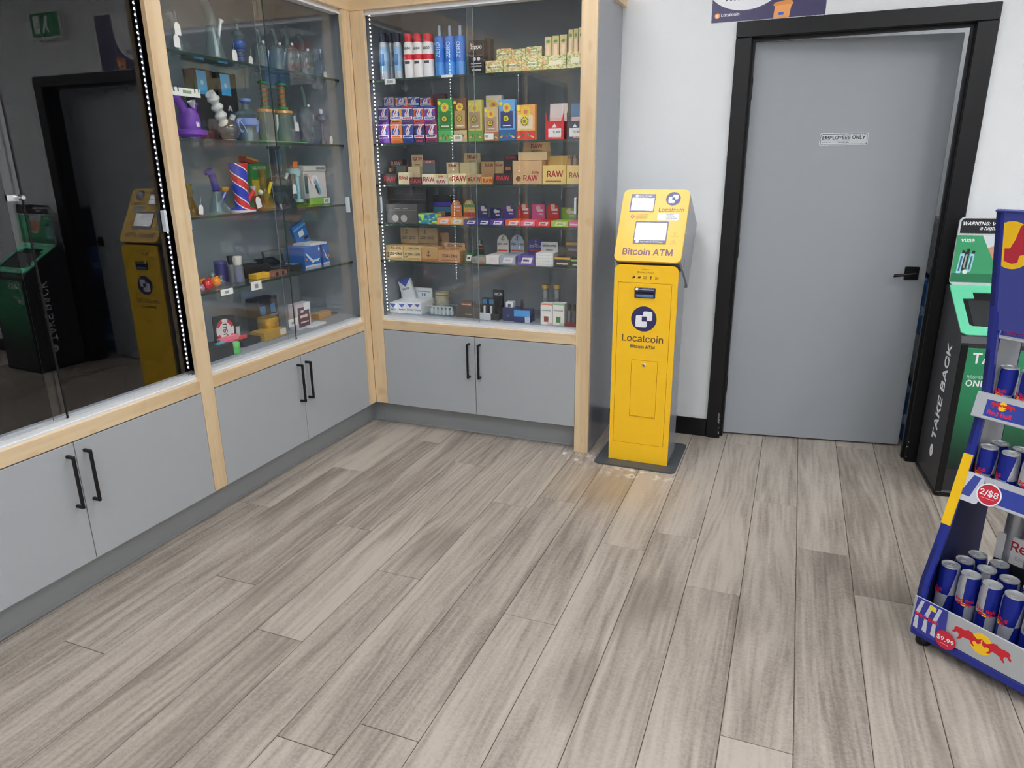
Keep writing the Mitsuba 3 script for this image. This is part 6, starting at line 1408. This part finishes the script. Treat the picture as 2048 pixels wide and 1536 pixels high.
 ('L', -0.516, -0.378, 0.29, 1.287, 0.211, 0.08, 'box', 'colour_box', 'box', 'tall box in green, yellow and red with an open flap behind the striped piece', '', {'col': '2f9a4a', 'deco': [('r', 0, 0, 1, 0.28, 'cf3a30'), ('r', 0, 0.28, 1, 0.63, 'e0cc28'), ('t', 'SILICONE', 0.45, 0.87, 0.07, 'e8e8d8'), ('r', 0.5, 0.1, 0.62, 0.7, 'b8b49a')]}),
 ('L', -0.531, -0.447, 0.3, 1.499, 0.026, 0.05, 'box', 'box_flap', 'flap', 'narrow yellow and red raised flap above the green box', '', {'col': 'c03a2a', 'tilt': 12, 'deco': [('r', 0, 0.6, 1, 1, 'd8b04a')]}),
 ('L', -0.625, -0.471, 0.16, 1.287, 0.187, 0, 'yellowrig', 'glass_tube_rig', 'glass piece', 'transparent yellow glass piece with slanted stem beside the striped piece', '', {}),
 ('L', -0.489, -0.347, 0.17, 1.287, 0.291, 0, 'recycler2', 'glass_tube_rig', 'glass piece', 'tall smoky blue-grey glass piece with white tag on the third shelf', '', {}),
 ('L', -0.358, -0.051, 0.17, 1.287, 0.2, 0.1, 'bubblepack', 'packaged_tumbler', 'boxed set', 'white box with teal pipe set and orange tab on the third shelf', '', {}),
 ('L', -1.05, -1.004, 0.16, 0.974, 0.04, 0, 'ball', 'glass_bubble', 'glass ball', 'orange glass ball with a small spout at the left end of the fourth shelf', '', {'col': 'e08a30'}),
 ('L', -1.082, -1.029, 0.1, 0.974, 0.046, 0, 'ball', 'glass_bubble', 'glass ball', 'red glass ball with a small spout at the left end of the fourth shelf', '', {'col': 'cc2c30'}),
 ('L', -1.002, -0.952, 0.13, 0.974, 0.042, 0, 'ball', 'glass_bubble', 'glass ball', 'bright orange glass ball with a small spout at the left end of the fourth shelf', '', {'col': 'ee8f22'}),
 ('L', -1.118, -1.084, 0.1, 0.974, 0.036, 0, 'ball', 'glass_bubble', 'glass ball', 'pale pink glass ball with a small spout at the left end of the fourth shelf', '', {'col': 'a8889a'}),
 ('L', -0.945, -0.893, 0.2, 0.974, 0.068, 0, 'ball', 'glass_bubble', 'glass ball', 'small clear glass ball behind the orange balls', '', {'col': ''}),
 ('L', -0.968, -0.922, 0.13, 0.974, 0.067, 0, 'ball', 'glass_bubble', 'glass ball', 'clear stacked glass bubble right of the orange balls', '', {'col': ''}),
 ('L', -0.886, -0.826, 0.2, 1.03, 0.041, 0, 'can', 'bowl_piece', 'glass bowl', 'short dark violet glass bowl at the rear of the fourth shelf', '', {'body': '3a3670', 'cap': '55508a', 'capf': 0.3, 'ext': 0.056}),
 ('L', -0.878, -0.839, 0.15, 0.974, 0.122, 0, 'vial', 'glass_vial', 'vial', 'slim glass vial with black flared cap on the fourth shelf', '', {'cap': '16181a', 'fill': '5a5a68'}),
 ('L', -0.87, -0.812, 0.12, 0.974, 0.119, 0, 'vial', 'glass_vial', 'vial', 'glass vial with white flared cap and purple filling on the fourth shelf', '', {'cap': 'd8d4cc', 'fill': '55548a'}),
 ('L', -0.733, -0.558, 0.2, 0.974, 0.05, 0.12, 'box', 'rolling_tray', 'tray', 'flat black tray lying on the fourth shelf behind the yellow piece', '', {'col': '1b1c1e'}),
 ('L', -0.752, -0.643, 0.12, 0.974, 0.023, 0.05, 'box', 'pipe_case', 'case', 'small yellow and amber piece lying at the front of the fourth shelf', '', {'col': 'e0b030', 'deco': []}),
 ('L', -0.663, -0.557, 0.1, 0.974, 0.024, 0.045, 'box', 'pipe_case', 'case', 'reddish brown patterned piece beside the yellow one', '', {'col': '8a5a48', 'deco': [('o', 0.3, 0.5, 0.1, '3a2a24'), ('o', 0.7, 0.5, 0.1, '3a2a24')]}),
 ('L', -0.595, -0.368, 0.15, 0.974, 0.082, 0.13, 'scale', 'pocket_scale', 'scale', 'black pocket scale with raised clear lid in the middle of the fourth shelf', '', {}),
 ('L', -0.348, -0.133, 0.15, 0.974, 0.106, 0.12, 'bluebox', 'lighter_carton', 'carton', 'blue carton with white streaks and white lid on the fourth shelf', '', {}),
 ('L', -0.244, -0.131, 0.27, 1.094, 0.102, 0.02, 'box', 'blister_pack', 'pack', 'blue blister pack tilted against the rear wall above the blue carton', '', {'col': '2f6fb4', 'tilt': -20, 'deco': [('r', 0.3, 0.3, 0.7, 0.6, 'dfe4e6'), ('r', 0, 0.75, 1, 0.85, '5aa0dc'), ('r', 0.6, 0.02, 0.9, 0.18, '2a2a30')], 'ext': 0.12}),
 ('L', -1.056, -0.981, 0.055, 0.951, 0.026, 0.001, 'box', 'price_tag', 'price tag', 'white price tag below the orange glass balls on the shelf edge', '', {'col': 'eaecea', 'deco': [('r', 0.35, 0.2, 0.65, 0.7, '8a9094')]}),
 ('L', -0.869, -0.798, 0.055, 0.943, 0.039, 0.001, 'box', 'price_tag', 'price tag', 'white price tag below the purple vial on the shelf edge', '', {'col': 'eaecea', 'deco': [('r', 0.35, 0.2, 0.65, 0.7, '8a9094')]}),
 ('L', -1.019, -0.884, 0.16, 0.668, 0.169, 0.012, 'signboard', 'lighter_sign', 'sign', 'tilted black board with a white and red round emblem behind the lighters', '', {}),
 ('L', -1.05, -0.996, 0.12, 0.714, 0.018, 0.02, 'box', 'lighter', 'lighter', 'turquoise lighter lying in the black display tray', '', {'col': '3fa8b0'}),
 ('L', -0.997, -0.938, 0.12, 0.705, 0.024, 0.02, 'box', 'lighter', 'lighter', 'pink lighter lying in the black display tray', '', {'col': 'e0508a'}),
 ('L', -1.011, -0.889, 0.14, 0.72, 0.022, 0.02, 'box', 'lighter', 'lighter', 'coral lighter lying in the black display tray', '', {'col': 'e07a86'}),
 ('L', -0.902, -0.827, 0.15, 0.709, 0.016, 0.02, 'box', 'lighter', 'lighter', 'red lighter lying in the black display tray', '', {'col': 'd84048'}),
 ('L', -0.981, -0.929, 0.09, 0.668, 0.052, 0, 'can', 'silicone_jar', 'jar', 'small bright green silicone jar at the front of the cabinet floor', '', {'body': '57b85a', 'cap': '66c868', 'capf': 0.35}),
 ('L', -1.117, -0.975, 0.1, 0.668, 0.059, 0.1, 'box', 'lighter_tray', 'tray', 'black display tray under the coloured lighters', '', {'col': '1d1d1f'}),
 ('L', -0.843, -0.805, 0.2, 0.718, 0.056, 0, 'can', 'white_jar', 'jar', 'small white bottle with black cap behind the round emblem board', '', {'body': 'dcdee0', 'cap': '1a1a1c', 'capf': 0.25, 'ext': 0.05}),
 ('L', -0.863, -0.74, 0.15, 0.668, 0.031, 0.1, 'box', 'rolling_tray', 'tray', 'dark oval tray on the cabinet floor beside the green jar', '', {'col': '232428'}),
 ('L', -0.582, -0.432, 0.285, 0.668, 0.169, 0.08, 'box', 'device_box', 'box', 'black box with two blue panels on the cabinet floor', '', {'col': '20242a', 'deco': [('r', 0.08, 0.52, 0.35, 0.78, '3f7fb0'), ('r', 0.62, 0.52, 0.85, 0.8, '3f7fb0'), ('r', 0.4, 0.42, 0.95, 0.48, '9aa0a6')]}),
 ('L', -0.657, -0.552, 0.16, 0.7, 0.061, 0, 'can', 'gold_grinder', 'grinder', 'shiny gold grinder standing on the gold box', '', {'body': 'c8992c', 'cap': 'dcb040', 'capf': 0.35, 'metal': 1}),
 ('L', -0.734, -0.573, 0.13, 0.668, 0.043, 0.09, 'box', 'gold_box', 'box', 'gold brown box with a white sticker on the cabinet floor', '', {'col': 'b08c3c', 'deco': [('r', 0.72, 0.2, 1, 0.9, 'dcd8c8')]}),
 ('L', -0.485, -0.367, 0.13, 0.668, 0.136, 0.05, 'box', 'device_box', 'box', 'white and dark red box with price sticker on the cabinet floor', '', {'col': 'c9bfc8', 'deco': [('r', 0.12, 0.1, 0.9, 0.85, '4a2838'), ('r', 0.55, 0.72, 1, 1, 'e8eaec'), ('r', 0.25, 0.45, 0.75, 0.55, 'd8ccd0'), ('r', 0.3, 0.65, 0.5, 0.75, 'c8bcc0'), ('r', 0.25, 0.25, 0.8, 0.3, 'd8ccd0')]}),
 ('L', -0.586, -0.513, 0.1, 0.71, 0.038, 0.002, 'box', 'price_tag', 'price tag', 'white price tag beside the gold grinder', '', {'col': 'e4e6e6', 'deco': [('r', 0.3, 0.3, 0.7, 0.6, '8a9094')]}),
 ('L', -0.207, -0.092, 0.2, 0.668, 0.032, 0.05, 'box', 'wooden_pipe', 'pipe', 'small tan wooden piece lying at the right of the cabinet floor', '', {'col': 'b88a50'}),
 ('L', -0.092, -0.008, 0.2, 0.668, 0.012, 0.03, 'box', 'wooden_pipe', 'pipe', 'small dark brown wooden piece beside the tan one', '', {'col': '4a3024'}),
 ('L', -0.413, -0.28, 0.1, 0.668, 0.012, 0.06, 'box', 'paper_sheet', 'paper', 'white paper slip lying at the front right of the cabinet floor', '', {'col': 'dadcd8'}),
 ('B', 0.147, 0.212, 0.06, 1.887, 0.026, 0.001, 'box', 'shelf_tag', 'shelf tag', 'white shelf tag clipped under the silver cans', '', {'col': 'e8eaea', 'deco': [('t', 'ZERO', 0.5, 0.3, 0.4, '5a6064')]}),
 ('B', 0.469, 0.532, 0.075, 1.906, 0.012, 0.001, 'box', 'shelf_tag', 'shelf tag', 'thin white tag lying under the blue cans', '', {'col': 'e4e6e8'}),
 ('B', 0.526, 0.578, 0.075, 1.6, 0.032, 0.001, 'box', 'shelf_tag', 'shelf tag', 'white price sticker in front of the brown sun box', '', {'col': 'e8e8e0', 'deco': [('r', 0.2, 0.3, 0.8, 0.7, 'a8aaa0')]}),
 ('B', 0.7, 0.752, 0.075, 1.604, 0.029, 0.001, 'box', 'shelf_tag', 'shelf tag', 'white price sticker in front of the tan sun box', '', {'col': 'e8e8e0', 'deco': [('r', 0.1, 0.3, 0.4, 0.8, 'a8aaa0')]}),
]

GROUPS = {'fuel_can': 'fuel cans on the top shelf', 'hemp_wrap_box': 'leaf-patterned boxes on the top shelf', 'wrap_packet': 'wrap packets on the second shelf', 'cigar_wrap_box': 'tall sun emblem boxes on the second shelf', 'paper_box': 'paper boxes on the third shelf', 'rolling_paper_display': 'rolling paper displays with back cards', 'paper_carton': 'tan cartons on the fifth shelf', 'paper_pack': 'white packs on the cabinet floor', 'glass_bottle_rig': 'bottle-shaped glass rigs', 'spiral_rig': 'glass rigs with spiral necks', 'lighter': 'lighters in the black tray', 'glass_bubble': 'glass balls on the fourth shelf', 'cone_roll': 'brown paper cones', 'clear_tube': 'clear tubes with gold caps', 'cartridge_box': 'white boxes with plant pictures', 'price_tag': 'white price tags', 'shelf_tag': 'white shelf tags'}
LIM = {'B': (.042, 1.238), 'L': (-1.19, -.028)}
for (unit, a0, a1, row, z0, h, d, style, name, cat_, label, group, args) in ITEMS:
    lo, hi = LIM[unit]
    a0, a1 = max(a0, lo), min(a1, hi)
    g = .0008
    h = .006 if name == 'green_mat' else h
    w = a1 - a0 - 2 * g
    xm = (a0 + a1) / 2
    M = Tm(xm, row, z0 + .0008) if unit == 'B' else Tm(-row, xm, z0 + .0008) @ Rz(90)
    t = Thing(name, label, cat_, M, GROUPS.get(name))
    STYLES[style](t, w, d, h, args)

finish_things()
